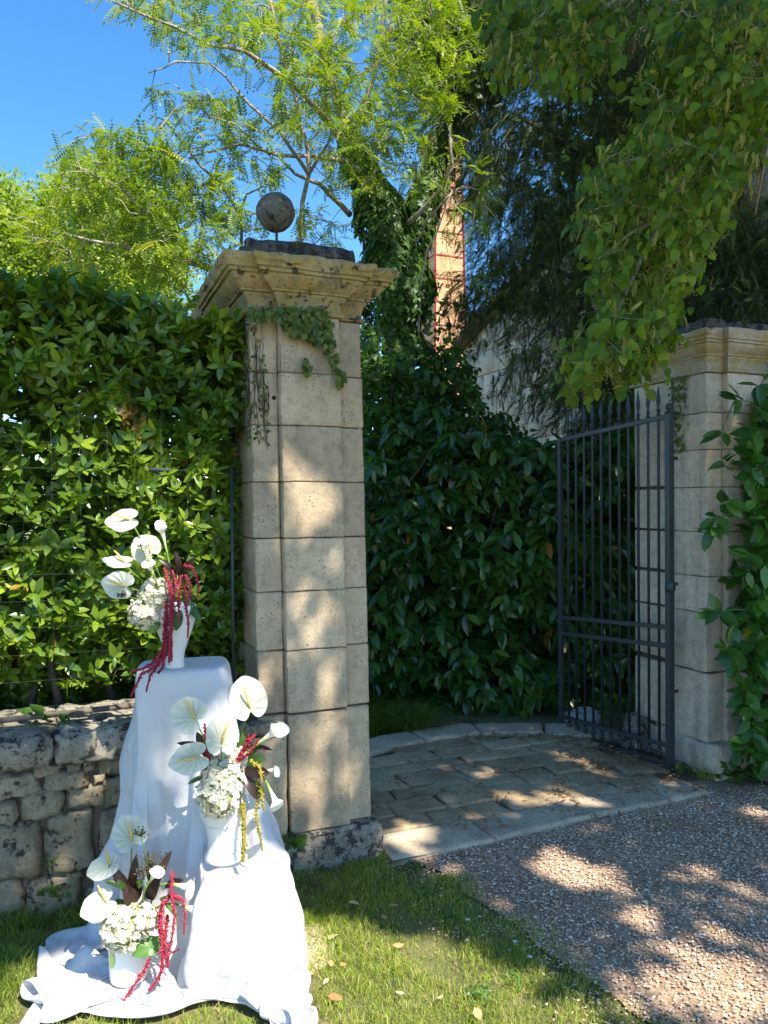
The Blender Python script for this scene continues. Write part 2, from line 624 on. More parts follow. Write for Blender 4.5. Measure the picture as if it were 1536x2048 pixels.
poly = [WF(.50, -.13)[:2]] + _ed[1:] + [(1.35, 1.5), (2.2, .2), (3.4, -2.5), (9, -2.5), (9, 5.4), WF(.75, .12, 0, P2)[:2], WF(-.02, .12, 0, P2)[:2], WF(.5, .05)[:2]]
me = bpy.data.meshes.new('gravel_drive')
me.from_pydata([(x, y, -.003) for x, y in poly], [], [tuple(range(len(poly)))]); me.materials.append(M_GBED)
o = link('gravel_drive', me); tag(o, kind='structure')

# loose stones of the drive
def inpoly(x, y, pl):
    ins = np.zeros(x.shape, bool); n = len(pl)
    for i in range(n):
        x0, y0 = pl[i]; x1, y1 = pl[(i + 1) % n]
        ins ^= ((y0 > y) != (y1 > y)) & (x < (x1 - x0) * (y - y0) / (y1 - y0 + 1e-12) + x0)
    return ins


N = 90000
gx = RNG.uniform(-.3, 3.6, N); gy = RNG.uniform(1.9, 5.2, N)
q = proj(np.stack([gx, gy, gx * 0], -1))
ragged = np.array([noise.noise(Vector((x * 4, y * 4, 3))) for x, y in zip(gx, gy)])
keep = inpoly(gx, gy, poly) & (q[:, 0] < 1600) & (q[:, 1] < 2120)
side = lawn_edge_side(np.stack([gx, gy], -1))
keep |= (side > -.3) & (side < .06) & (RNG.rand(N) < .6 * np.clip(1 + side / .3 + ragged * .9, 0, 1) ** 1.5) & (gy < 3.35) & (q[:, 1] < 2120)
tk = (gx - P1[0]) * Vd[0] + (gy - P1[1]) * Vd[1]
thin = np.clip(1 - (tk + .16) / .16, 0, 1)
keep &= RNG.rand(N) < np.clip(thin + (ragged * .9), .0, 1)
keep &= RNG.rand(N) < np.clip(1.3 - (gy - 2.6) * .28, .35, 1)
gx, gy = gx[keep], gy[keep]; N = len(gx)
rs = RNG.uniform(.0028, .0064, N) * (1 + (RNG.rand(N) < .05) * .5)
oct_v = np.array([(1, 0, 0), (0, 1, 0), (-1, 0, 0), (0, -1, 0), (.1, .1, .8), (0, 0, -.6), (.75, .7, .35), (-.7, -.75, .3)], float)
oct_f = np.array([(0, 6, 4), (6, 1, 4), (1, 2, 4), (2, 7, 4), (7, 3, 4), (3, 0, 4), (0, 1, 6), (2, 3, 7), (1, 0, 5), (2, 1, 5), (3, 2, 5), (0, 3, 5)])
jit = 1 + RNG.uniform(-.25, .25, (N, 8, 3))
ang = RNG.uniform(0, 6.28, N); ca, sa = np.cos(ang), np.sin(ang)
S3 = np.stack([rs, rs * RNG.uniform(.55, .95, N), rs * RNG.uniform(.35, .75, N)], -1)
Q = oct_v[None] * jit * S3[:, None, :]
tilt = RNG.uniform(-.5, .5, N)
Q = np.stack([Q[..., 0], Q[..., 1] * np.cos(tilt)[:, None] - Q[..., 2] * np.sin(tilt)[:, None], Q[..., 1] * np.sin(tilt)[:, None] + Q[..., 2] * np.cos(tilt)[:, None]], -1)
Q = np.stack([Q[..., 0] * ca[:, None] - Q[..., 1] * sa[:, None], Q[..., 0] * sa[:, None] + Q[..., 1] * ca[:, None], Q[..., 2]], -1)
Q += np.stack([gx, gy, rs * .35 + RNG.uniform(0, .004, N)], -1)[:, None, :]
fc = (oct_f[None] + (np.arange(N) * 8)[:, None, None]).reshape(-1, 3)
M_GRAV = tone_mat('gravel_stone', [(0, (.24, .14, .08)), (.25, (.50, .35, .24)), (.55, (.66, .50, .37)), (.82, (.76, .61, .46)), (.93, (.80, .70, .55)), (1, (.36, .15, .06))], .85, bs=.3)
o = link('gravel', mesh_np('gravel', Q.reshape(-1, 3), fc, M_GRAV, False, np.repeat(RNG.rand(N), 8)))
tag(o, 'loose brown and beige gravel covering the drive', 'gravel', kind='stuff')

# ---------------------------------------------------------------- paved threshold
ARC_C = np.array([.84, 3.66]); ARC_R = 1.40
m = M_GAP
prt = []
for k in range(40):
    a = math.radians(15 + 145 * k / 39); prt.append((ARC_C[0] + (ARC_R - .02) * math.cos(a), ARC_C[1] + (ARC_R - .02) * math.sin(a)))
prt += [tuple(WF(.50, .0)[:2]), tuple(WF(0, .0, 0, P2)[:2])]
me = bpy.data.meshes.new('threshold')
me.from_pydata([(x, y, .004) for x, y in prt], [], [tuple(range(len(prt)))]); me.materials.append(M_GAP)
paving = link('threshold', me); tag(paving, kind='structure')
rp = random.Random(4)


def flat_stone(poly2, z0, z1, seed, mat, name, parent, amp=.004, rnd=.008):
    """slab from a plan polygon, edges rounded and worn"""
    bm = bmesh.new()
    n = len(poly2)
    cx = sum(q[0] for q in poly2) / n; cy = sum(q[1] for q in poly2) / n
    pts = []
    for i in range(n):
        a = Vector((*poly2[i], 0)); b = Vector((*poly2[(i + 1) % n], 0))
        k = max(2, int((b - a).length / .05))
        for j in range(k):
            q = a.lerp(b, j / k)
            q += noise.noise_vector(q * 14 + Vector((seed, 0, 0))) * .006
            pts.append(q)
    rings = []
    for inset, z in ((0, z0), (0, z1 - rnd * .8), (rnd * .4, z1 - rnd * .2), (rnd * 1.3, z1), (.05, z1)):
        ring = []
        for q in pts:
            d = Vector((cx, cy, 0)) - q; L = d.length; d.normalize()
            w_ = q + d * min(inset, L * .45)
            ring.append(bm.verts.new((w_.x, w_.y, z + amp * (noise.noise(Vector((w_.x * 7, w_.y * 7, seed))) + .6 * noise.noise(Vector((w_.x * 25, w_.y * 25, seed)))))))
        rings.append(ring)
    for r0, r1 in zip(rings, rings[1:]):
        for i in range(len(r0)):
            bm.faces.new((r0[i], r0[(i + 1) % len(r0)], r1[(i + 1) % len(r0)], r1[i]))
    cv = bm.verts.new((cx, cy, z1 + amp * noise.noise(Vector((cx * 7, cy * 7, seed)))))
    r = rings[-1]
    for i in range(len(r)): bm.faces.new((r[i], r[(i + 1) % len(r)], cv))
    bmesh.ops.recalc_face_normals(bm, faces=bm.faces)
    me = bpy.data.meshes.new(name); bm.to_mesh(me); bm.free(); me.materials.append(mat)
    for pg in me.polygons: pg.use_smooth = True
    return link(name, me, parent)


row = .17; t_ = .12; k = 0
while t_ < 1.75:
    hgt = rp.uniform(.13, .22)
    s_ = -.1 + rp.uniform(-.3, 0)
    while s_ < 2.6:
        L = rp.uniform(.17, .36)
        c = WF(s_ + L / 2, t_ + hgt / 2)[:2]
        inside = np.hypot(*(c - ARC_C)) < ARC_R - .07 and not (s_ < .30 and t_ < .80)  and not (s_ + L > 2.44 and t_ < .8)
        if inside:
            g = .005
            sk = rp.uniform(-.02, .02)
            cor = [WF(s_ + g, t_ + g)[:2], WF(s_ + L - g, t_ + g + sk * .3)[:2], WF(s_ + L - g + sk, t_ + hgt - g)[:2], WF(s_ + g + sk, t_ + hgt - g - sk * .3)[:2]]
            zz = rp.uniform(.012, .024)
            flat_stone([tuple(q) for q in cor], -.04, zz, k, M_PAVE, 'paving_stone', paving, amp=.006, rnd=.012)
            k += 1
        s_ += L
    t_ += hgt
# straight kerb towards the drive
kerb = None
s_ = .52
me = bpy.data.meshes.new('kerb_bed')
cor = [WF(.5, -.14), WF(2.30, -.03), WF(2.30, .13), WF(.5, .13)]
me.from_pydata([(q[0], q[1], .008) for q in cor], [], [(0, 1, 2, 3)]); me.materials.append(M_GAP)
kerb = link('kerb', me); tag(kerb, kind='structure')
for a, b in ((.525, 1.02), (1.025, 1.60), (1.605, 2.06), (2.065, 2.32)):
    cor = [WF(a, -.135 + .045 * (a - .5) + .012 * math.sin(a * 5))[:2], WF(b, -.135 + .045 * (b - .5) + .012 * math.sin(b * 5))[:2], WF(b, .12)[:2], WF(a, .12)[:2]]
    flat_stone([tuple(q) for q in cor], -.03, .019, a * 10, M_KERB, 'kerb_stone', kerb, amp=.008, rnd=.015)
# curved kerb behind
a = 12.0; k = 0
while a < 168:
    da = rp.uniform(14, 22)
    a1 = min(a + da, 170)
    cor = []
    for aa in np.linspace(a + .25, a1 - .25, 5): cor.append((ARC_C[0] + (ARC_R + .11) * math.cos(math.radians(aa)), ARC_C[1] + (ARC_R + .11) * math.sin(math.radians(aa))))
    for aa in np.linspace(a1 - .25, a + .25, 5): cor.append((ARC_C[0] + (ARC_R - .11) * math.cos(math.radians(aa)), ARC_C[1] + (ARC_R - .11) * math.sin(math.radians(aa))))
    flat_stone(cor, -.03, .036, 50 + k, M_KERB, 'kerb_stone', kerb, amp=.008, rnd=.018)
    a = a1; k += 1

# brown leaf litter on the threshold
N = 14000
lx = RNG.uniform(-.1, 2.2, N); ly = RNG.uniform(3.5, 5.1, N)
nn = np.array([noise.noise(Vector((x * 5, y * 5, 9))) for x, y in zip(lx, ly)])
near_gate = np.exp(-((lx - 1.45) ** 2 + (ly - 4.45) ** 2) / .10) + .9 * np.exp(-((np.hypot(lx - ARC_C[0], ly - ARC_C[1]) - ARC_R + .16) ** 2) / .003) * (lx > .5)
keep = (RNG.rand(N) < np.clip(nn * 1.3, 0, 1) * .6 + near_gate + .03) & (np.hypot(lx - ARC_C[0], ly - ARC_C[1]) < ARC_R - .08)
lx, ly = lx[keep], ly[keep]; N = len(lx)
pos = np.stack([lx, ly, RNG.uniform(.024, .034, N)], -1)
d = np.stack([RNG.normal(size=N), RNG.normal(size=N), RNG.normal(size=N) * .12], -1)
M_LIT = tone_mat('dry_litter', [(0, (.16, .055, .02)), (.6, (.34, .15, .05)), (1, (.50, .32, .13))], .85)
V, fs, tn = bake_leaves(quad_leaf(.16), frames(d, np.tile([0, 0, 1.], (N, 1)) + RNG.normal(size=(N, 3)) * .2), pos, RNG.uniform(.015, .038, N), RNG.rand(N))
o = link('leaf_litter', mesh_np('leaf_litter', V, fs, M_LIT, True, tn)); tag(o, 'brown dry litter gathered on the paving below the gate', 'litter', kind='stuff')

# ================================================================== PIERS
A_, B_, W_, PJ = .1135, .3747, .4835, .038


def frame_mat(o, lean=(0, 0)):
    M = Matrix(((U[0], Vd[0], lean[0], o[0]), (U[1], Vd[1], lean[1], o[1]), (0, 0, 1, o[2]), (0, 0, 0, 1)))
    return M


def add_stone(name, box, mat, parent, M, seed, **kw):
    V, Fq = grid_box(*box, seed=seed, **kw)
    Vh = np.c_[V, np.ones(len(V))] @ np.array(M).T
    me = mesh_np(name, Vh[:, :3], Fq, mat, True)
    me.set_sharp_from_angle(angle=math.radians(38))
    return link(name, me, parent)


PROFILE = [(0, 0), (.014, .001), (.017, .008), (.014, .016), (.004, .018), (.004, .04), (.010, .060), (.022, .074), (.022, .084), (.034, .085), (.036, .092), (.060, .108), (.078, .128), (.082, .134),
           (.082, .142), (.096, .143), (.096, .156), (.108, .158), (.112, .172), (.124, .186), (.128, .200), (.122, .212), (.03, .222), (-.12, .226)]


def cornice(name, outline, ztop, M, mat, parent, seed, prof=PROFILE, amp=.0022):
    """mouldings run round a right-angled plan outline (counter-clockwise)"""
    n = len(outline); P = []; Dv = []
    for i in range(n):
        a = Vector(outline[i - 1]); b = Vector(outline[i]); c = Vector(outline[(i + 1) % n])
        e1 = (b - a).normalized(); e2 = (c - b).normalized()
        n1 = Vector((e1.y, -e1.x)); n2 = Vector((e2.y, -e2.x))
        P.append(b); Dv.append(n1 + n2 if abs(n1.dot(n2)) < .5 else n1)
    Q = []; QD = []
    for i in range(n):
        j = (i + 1) % n; L = (P[j] - P[i]).length; k = max(1, int(L / .025))
        for q in range(k):
            Q.append(P[i].lerp(P[j], q / k)); QD.append(Dv[i].lerp(Dv[j], q / k))
    V = []; Fq = []
    m_ = len(Q)
    for off, z in prof:
        for q, dq in zip(Q, QD):
            v = Vector((q.x + dq.x * off, q.y + dq.y * off, ztop + z))
            w_ = 1.0 if off > .08 else .5
            nv = noise.noise_vector(v * 11 + Vector((seed, 0, 0))) * amp * w_ + noise.noise_vector(v * 35 + Vector((0, seed, 0))) * amp * .7 * w_
            if .18 < z < .215: nv.z -= max(0, noise.noise(v * 16 + Vector((seed, 2, 2)))) * .022
            V.append(v + nv)
    for r in range(len(prof) - 1):
        for i in range(m_):
            Fq.append((r * m_ + i, r * m_ + (i + 1) % m_, (r + 1) * m_ + (i + 1) % m_, (r + 1) * m_ + i))
    V = np.array(V); Vh = np.c_[V, np.ones(len(V))] @ np.array(M).T
    me = bpy.data.meshes.new(name)
    me.from_pydata(Vh[:, :3].tolist(), [], Fq + [tuple((len(prof) - 1) * m_ + i for i in range(m_))])
    me.materials.append(mat)
    me.polygons.foreach_set('use_smooth', [True] * len(me.polygons))
    me.update()
    me.set_sharp_from_angle(angle=math.radians(30))
    return link(name, me, parent)


def ashlar(pier, M, zs, mat, base_mat, left_t, rear, seed, tall_first=True):
    """courses from the ground up; zs ascending"""
    sd = seed
    for i in range(len(zs) - 1):
        z0, z1 = zs[i], zs[i + 1]
        g = .0022 if i != CRACK[seed] else .008
        zz0, zz1 = z0 + g, z1 - .0015
        js = random.Random(seed * 50 + i)
        jit = lambda a=.0025: js.uniform(-a, a)
        if i == 0:
            add_stone('base_stone', (-.01, W_ + .03, -PJ - .03, left_t + .02, -.04, z1 - .001), base_mat, pier, M, sd, edge=.02, amp=.008, chip=.02, step=.04)
            sd += 1
            add_stone('base_stone', (.02, W_, left_t + .025, rear[1], -.04, z1 - .001), base_mat, pier, M, sd, edge=.02, amp=.008, chip=.02, step=.06)
            sd += 1
            continue
        kw = dict(edge=.004, amp=.0020, chip=.013, step=.032)
        add_stone('ashlar_block', (0 + jit(), A_ - .0015, 0 + jit(), left_t, zz0, zz1), mat, pier, M, sd, **kw)
        add_stone('ashlar_block', (A_ + .0005, B_ - .0005, -PJ + jit(.003), left_t - .002, zz0, zz1 + jit(.001)), mat, pier, M, sd + 1, **kw)
        add_stone('ashlar_block', (B_ + .0015, W_ + jit(), 0 + jit(), left_t, zz0, zz1), mat, pier, M, sd + 2, **kw)
        add_stone('ashlar_block', (rear[0] + jit(), W_ - rear[0] * .5 + jit(), left_t + rear[2], rear[1], zz0 - jit(.02), zz1 - .003), mat, pier, M, sd + 3, **kw)
        sd += 4


CRACK = {1: 2, 2: 2}
# ---- left pier
zs1 = [0, .152, .640, .904, 1.1464, 1.3662, 1.5981, 1.8306, 2.047, 2.2844]
M1 = frame_mat(P1, (-.0156, .0009))
pier1 = thing('gate_pier', P1, 'tall limestone gate pier behind the flowers, topped by a stone ball on a rod', 'gate pier', 'stone gate piers')
ashlar(pier1, M1, zs1, M_STONE, M_DARK, .50, (.035, .78, .003), 1)
mb = MB(); mb.box((W_ / 2, .38, 1.14), (W_ / 2 - .015, .36, 1.13), None)
mb.v = [tuple((M1 @ Vector(v))) for v in mb.v]; o = mb.build('joint_mortar', M_GAP, pier1, False)
out1 = [(0, 0), (A_, 0), (A_, -PJ), (B_, -PJ), (B_, 0), (W_, 0), (W_, .80), (.03, .80), (.03, .52), (0, .52)]
cornice('cornice', out1, 2.2844, M1, M_CORN, pier1, 3)
add_stone('cap_stone', (-.01, W_ - .01, .0, .72, 2.500, 2.605), M_CAP, pier1, M1, 77, edge=.02, amp=.008, chip=.03, step=.04, rnd=.01)
# skirt: sloping weathered top between cornice edge and cap stone
ctr = M1 @ Vector((.235, .31, 2.7))
bc0 = Vector(at(551, 425, ctr.y)); ctr = Vector((bc0.x + .004, ctr.y, 0))
mb = MB(); zb = 2.60
mb.tube([(ctr.x, ctr.y, zb - .03), (ctr.x, ctr.y, bc0.z - .05)], .0065, 8); rod = mb.build('iron_rod', M_RUST, pier1)
# ball with a worn surface
bm = bmesh.new(); bmesh.ops.create_icosphere(bm, subdivisions=5, radius=.0875)
bc = Vector(at(551, 425, ctr.y))
for v in bm.verts:
    v.co += noise.noise_vector(v.co * 22) * .0022 + v.co.normalized() * (-.004 * max(0, noise.noise(v.co * 34 + Vector((3, 1, 1))) - .1) * 3)
    v.co += bc
me = bpy.data.meshes.new('stone_ball'); bm.to_mesh(me); bm.free(); me.materials.append(M_BALL)
for pg in me.polygons: pg.use_smooth = True
link('stone_ball', me, pier1)
print('ball', proj(np.array(bc)), 'ctr', ctr)
# drilled hole and rust marks: small recessed plug
mb = MB(); hp = WF(A_ - .02, -.001, 1.945)
hp = M1 @ Vector((A_ - .018, -.0015, 1.945))
mb.tube([hp, hp + Vector(Vd) * .003], .009, 10); mb.build('drilled_hole', plain('hole_black', (.02, .015, .01), .9), pier1)

# ---- right pier
M2 = frame_mat(P2, (.0015, 0))
pier2 = thing('gate_pier', P2, 'right limestone gate pier carrying the iron gate, half hidden by laurel leaves', 'gate pier', 'stone gate piers')
zs2 = [0, .185, .565, .895, 1.096, 1.342, 1.588, 1.795, 1.997, 2.215]
ashlar(pier2, M2, zs2, M_STONE2, M_STONE2, .25, (.018, .60, .03), 2)
mb = MB(); mb.box((W_ / 2, .30, 1.10), (W_ / 2 - .04, .27, 1.10)); mb.v = [tuple((M2 @ Vector(v))) for v in mb.v]; mb.build('joint_mortar', M_GAP, pier2, False)
out2 = [(0, 0), (A_, 0), (A_, -PJ), (B_, -PJ), (B_, 0), (W_, 0), (W_, .62), (.02, .62), (.02, .28), (0, .28)]
cornice('cornice', out2, 2.215, M2, M_CORN2, pier2, 13)
add_stone('cap_stone', (-.01, W_, .0, .50, 2.425, 2.52), M_CAP, pier2, M2, 78, edge=.02, amp=.008, chip=.03, step=.04, rnd=.01)
mb = MB()
q = M2 @ Vector((.035, -.004, .50))
# broken chunk wedged into the wide joint
add_stone('wedge_stone', (.0, .10, .02, .1, .566, .574), M_DARK, pier2, M2, 5, edge=.002, amp=.001, chip=0)

# ================================================================== LOW WALL
wall = thing('low_wall', WF(-1.2, 0), 'low rubble stone wall with lichened coping slabs left of the cloth', 'wall')
M0 = frame_mat(P1)
cope = [(-2.9, -2.05), (-2.045, -1.42), (-1.415, -.785), (-.778, -.17), (-.165, A_ - .006)]
for i, (a, b) in enumerate(cope):
    lo, hi = (.555, .69) if i < 4 else (.572, .645)
    V, Fq = grid_box(a, b, -.075 if i < 4 else -.05, .30 if i < 4 else .02, lo, hi, step=.03, edge=.022, amp=.009, chip=.022, seed=30 + i, rnd=.012)
    # weathered sloping top
    back = (V[:, 1] + .075) / .37
    V[:, 2] += np.where(V[:, 2] > lo + .05, (back - .5) * .03, 0)
    V[:, 0] += (V[:, 2] - lo) * .12 * (np.abs(V[:, 0] - b) < .01) if i == 2 else 0
    Vh = np.c_[V, np.ones(len(V))] @ np.array(M0).T
    link('coping_stone', mesh_np('coping_stone', Vh[:, :3], Fq, M_COPE), wall)
add_stone('backing', (-2.9, -.005, .02, .28, -.05, .556), M_MORTAR, wall, M0, 3, step=.05, amp=.012, chip=0)
add_stone('plaster_block', (-.30, A_ - .008, -.028, .03, -.02, .568), M_STONE, wall, M0, 4, step=.04, edge=.015, amp=.005, chip=.01)


def rubble(s0, s1, z0, z1, seed, dep=.042):
    rr = random.Random(seed)
    n = 5
    bm = bmesh.new(); bmesh.ops.create_cube(bm, size=2)
    bmesh.ops.subdivide_edges(bm, edges=bm.edges[:], cuts=8, use_grid_fill=True)
    hx, hz = (s1 - s0) / 2, (z1 - z0) / 2
    r = min(hx, hz) * rr.uniform(.22, .42)
    sk = rr.uniform(-.18, .18)
    dv = dep * rr.uniform(.7, 1.2)
    for v in bm.verts:
        q = Vector((v.co.x * hx, v.co.y * dv, v.co.z * hz))
        i = Vector((max(-hx + r, min(hx - r, q.x)), 0, max(-hz + r, min(hz - r, q.z))))
        d = Vector((q.x - i.x, 0, q.z - i.z))
        if d.length > 1e-6:
            mx = max(abs(d.x), abs(d.z)); d = d.normalized() * mx
            q = Vector((i.x + d.x, q.y, i.z + d.z))
        e = max(abs(q.x) / hx, abs(q.z) / hz)
        if v.co.y < 0: q.y *= 1 - .75 * (max(0, e - .80) / .20) ** 1.3 * .8
        q.z += q.x * sk * .4
        q += noise.noise_vector(q * 13 + Vector((seed, seed * .3, 0))) * .013 + noise.noise_vector(q * 34 + Vector((0, seed, 0))) * .009
        w_ = WF((s0 + s1) / 2 + q.x, .012 + q.y, (z0 + z1) / 2 + q.z)
        v.co = Vector(w_)
    me = bpy.data.meshes.new('rubble_stone'); bm.to_mesh(me); bm.free(); me.materials.append(M_RUB)
    for pg in me.polygons: pg.use_smooth = True
    link('rubble_stone', me, wall)


def sz(px, py):
    """wall-face coordinates (s, z) of a photo pixel"""
    d = FWD * F + RT * (px - 768) - UP * (py - 1024)
    o0 = WF(0, -.02); k_ = ((o0 - CAM) @ Vd) / (d @ Vd)
    q = CAM + d * k_
    return float((q - P1) @ U), float(q[2])


rub_px = [(-22, 1548, 80, 1600), (84, 1541, 178, 1584), (60, 1530, 122, 1556), (128, 1524, 165, 1548), (166, 1522, 192, 1546), (182, 1545, 214, 1566), (194, 1518, 240, 1543),
          (-40, 1602, 36, 1654), (34, 1580, 128, 1642), (130, 1570, 215, 1618), (218, 1562, 290, 1612),
          (-30, 1645, 88, 1762), (92, 1622, 190, 1748), (194, 1618, 300, 1700), (196, 1704, 330, 1790),
          (-60, 1764, 48, 1840), (50, 1752, 168, 1842), (130, 1742, 170, 1762), (172, 1770, 262, 1836)]
for i, (x0, y0, x1, y1) in enumerate(rub_px):
    s0, za = sz(x0, (y0 + y1) / 2); s1, _ = sz(x1, (y0 + y1) / 2)
    _, zt = sz((x0 + x1) / 2, y0); _, zb_ = sz((x0 + x1) / 2, y1)
    rubble(s0 + .003, s1 - .003, zb_ + .004, zt - .003, 100 + i)
rr = random.Random(9)
z = -.02
while z < .54:
    h = min(rr.uniform(.09, .16), .555 - z)
    if h < .04: break
    for lo_, hi_ in ((-2.9, -1.06), (-.62, -.30)):
        s = lo_
        while s < hi_ - .03:
            L = min(rr.uniform(.12, .28), hi_ - s)
            if L > .05: rubble(s + .004, s + L - .004, z + .004, z + h - .004, int(s * 100) + int(z * 1000))
            s += L
    z += h

# ================================================================== IRON GATE
GH = np.array([1.5867, 4.2786, 0]); gy_ = 2.0295
GD = np.array([math.cos(gy_), math.sin(gy_), 0]); GN = np.array([-GD[1], GD[0], 0]); GW, SAG = .9326, -.0651
gate = thing('iron_gate', GH, 'dark grey wrought iron gate leaf with spear tops standing open against the right pier', 'gate')


def G(s, z, t=0.0):
    return Vector(GH + GD * s + GN * t + ZZ * (z + SAG * s))


GM = Matrix(((GD[0], GN[0], 0), (GD[1], GN[1], 0), (GD[2], GN[2], 1))).to_4x4()


def bar_box(name, s0, s1, z0, z1, th, parent, bev=.002):
    """flat rail or stile, sheared with the sag of the leaf"""
    V, Fq = grid_box(s0, s1, -th / 2, th / 2, z0, z1, step=.5, edge=bev, amp=0.0, chip=0)
    W = GH + V[:, :1] * GD + V[:, 1:2] * GN + (V[:, 2:3] + SAG * V[:, :1]) * ZZ
    return link(name, mesh_np(name, W, Fq, M_IRON, False), parent)


bar_box('hinge_stile', -.018, .018, .010, 2.0, .036, gate)
bar_box('latch_stile', GW - .014, GW + .014, .027, 2.0, .030, gate)
for z0, z1 in ((1.972, 1.998), (.797, .822), (.692, .717), (.135, .158), (.030, .058)):
    bar_box('rail', .019, GW - .015, z0, z1, .024 if z0 > .1 else .030, gate)
NB = 11
for i in range(NB):
    s = (i + 1) * GW / (NB + 1)
    mb = MB(); mb.tube([G(s, .05), G(s, 2.0), G(s, 2.03)], .0082, 8)
    bar = mb.build('gate_bar', M_IRON, gate)
    # spear head
    mb = MB()
    c = G(s, 2.0)
    mb.lathe([(.0082, 0), (.013, .004), (.013, .010), (.008, .014), (.0075, .024), (.0125, .028), (.0125, .036), (.007, .042), (.006, .05)], c, 10)
    prof = [(.0065, .045), (.019, .085), (.0155, .105), (.008, .145), (.0015, .172)]
    b = len(mb.v)
    for r_, z_ in prof:
        for k in range(4):
            a = math.pi / 2 * k
            dd = GD * math.cos(a) * r_ + GN * math.sin(a) * r_ * .55
            mb.v.append((c.x + dd[0], c.y + dd[1], c.z + z_))
    for j in range(len(prof) - 1):
        for k in range(4): mb.f.append((b + j * 4 + k, b + j * 4 + (k + 1) % 4, b + (j + 1) * 4 + (k + 1) % 4, b + (j + 1) * 4 + k))
    mb.build('spear_head', M_IRON, bar, False)
    mb = MB(); mb.lathe([(.0082, -.022), (.0145, -.016), (.0145, -.006), (.010, 0), (.0145, .006), (.0145, .016), (.0082, .022)], G(s, .098), 10)
    mb.build('collar', M_IRON, bar)
mb = MB(); mb.lathe([(.018, 0), (.024, .003), (.024, .010), (.012, .014), (.012, .018), (.019, .026), (.022, .036), (.019, .047), (.010, .055), (.0, .058)], G(-.0, 2.0), 14); mb.build('stile_knob', M_IRON, gate)
mb = MB(); mb.lathe([(.02, -.03), (.027, -.02), (.03, 0), (.027, .02), (.02, .03)], G(-.004, 1.035), 14); mb.build('hinge_knuckle', M_IRON, gate)
for z in (1.05, .45, 1.75):
    mb = MB(); hp = G(-.012, z); mb.tube([hp, hp + Vector(Vd) * .01 + Vector(U) * .05], .010, 8); mb.build('hinge_pin', M_RUST, gate)
lock = thing('padlock', G(GW - .03, .60), 'small brass padlock on a short chain hanging from the gate edge', 'padlock')
q = G(GW - .035, .66)
mb = MB(); mb.box(q + Vector((0, -.01, -.065)), (.009, .005, .016)); mb.build('lock_body', plain('brass', (.55, .42, .18), .35, .9), lock, False)
mb = MB(); mb.tube([q + Vector((-.006, -.01, -.052)), q + Vector((-.006, -.01, -.036)), q + Vector((0, -.01, -.030)), q + Vector((.006, -.01, -.036)), q + Vector((.006, -.01, -.052))], .0018, 6); mb.build('shackle', plain('steel', (.5, .5, .5), .3, .9), lock)
mb = MB()
for k in range(6):
    c = q + Vector((0, -.008, -.028 + .009 * k)); a = k * 1.57
    mb.tube([c + Vector((math.cos(a) * .0035 * math.sin(x), math.sin(a) * .0035 * math.sin(x), .007 * math.cos(x))) for x in np.linspace(0, 6.28, 9)], .0011, 5, False)
mb.build('chain', M_IRON, lock)


def boulder(name, c, size, mat, seed, label, cat, group=None):
    bm = bmesh.new(); bmesh.ops.create_icosphere(bm, subdivisions=4, radius=1)
    for v in bm.verts:
        n_ = v.co.normalized()
        q = Vector((v.co.x * size[0], v.co.y * size[1], max(v.co.z, -.6) * size[2]))
        q *= 1 + .22 * noise.noise(n_ * 1.6 + Vector((seed, 0, 0))) + .08 * noise.noise(n_ * 5 + Vector((seed, 1, 0)))
        v.co = q + Vector(c)
    me = bpy.data.meshes.new(name); bm.to_mesh(me); bm.free(); me.materials.append(mat)
    for pg in me.polygons: pg.use_smooth = True
    return tag(link(name, me), label, cat, group)


boulder('rock', at(1165, 1440, 5.35), (.14, .09, .085), stone_mat('white_rock', (.60, .60, .60), (.5, .5, .5), .2, black=.2, seed=22), 3, 'whitish rock lying behind the far end of the iron gate', 'rock')
boulder('guard_stone', WF(-.06, .52, .07, P2), (.075, .085, .16), M_DARK, 8, 'dark lichened guard stone at the back foot of the right pier', 'stone')
boulder('flat_stone', gp(608, 1905) + np.array([.0, .05, -.012]), (.10, .16, .022), M_KERB, 12, 'flat pale stone in the grass between cloth and pier', 'stone')

# ================================================================== HOUSE AND CHIMNEY
hc = at(925, 700, 12.0)
HD = -Vd  # gable runs towards the viewer
house = thing('stone_house', (hc[0], hc[1], 0), 'grey ashlar house gable with a sloping tiled roof behind the yew', 'house')
PITCHR = .30


def HP(L, off, z):
    return np.array([hc[0], hc[1], 0]) + HD * L + U * off + ZZ * z


ez = hc[2]
RL = 4.6
mb = MB()
b0 = [HP(0, .02, -.1), HP(2 * RL, .02, -.1), HP(2 * RL, .02, ez), HP(RL, .02, ez + PITCHR * RL), HP(0, .02, ez)]
b1 = [q + U * 7 for q in b0]
mb.v = [tuple(q) for q in b0 + b1]
mb.f = [(0, 1, 2, 3, 4), (9, 8, 7, 6, 5), (0, 4, 9, 5), (1, 6, 7, 2), (0, 5, 6, 1)]
mb.build('wall', M_BLOCK, house, False)
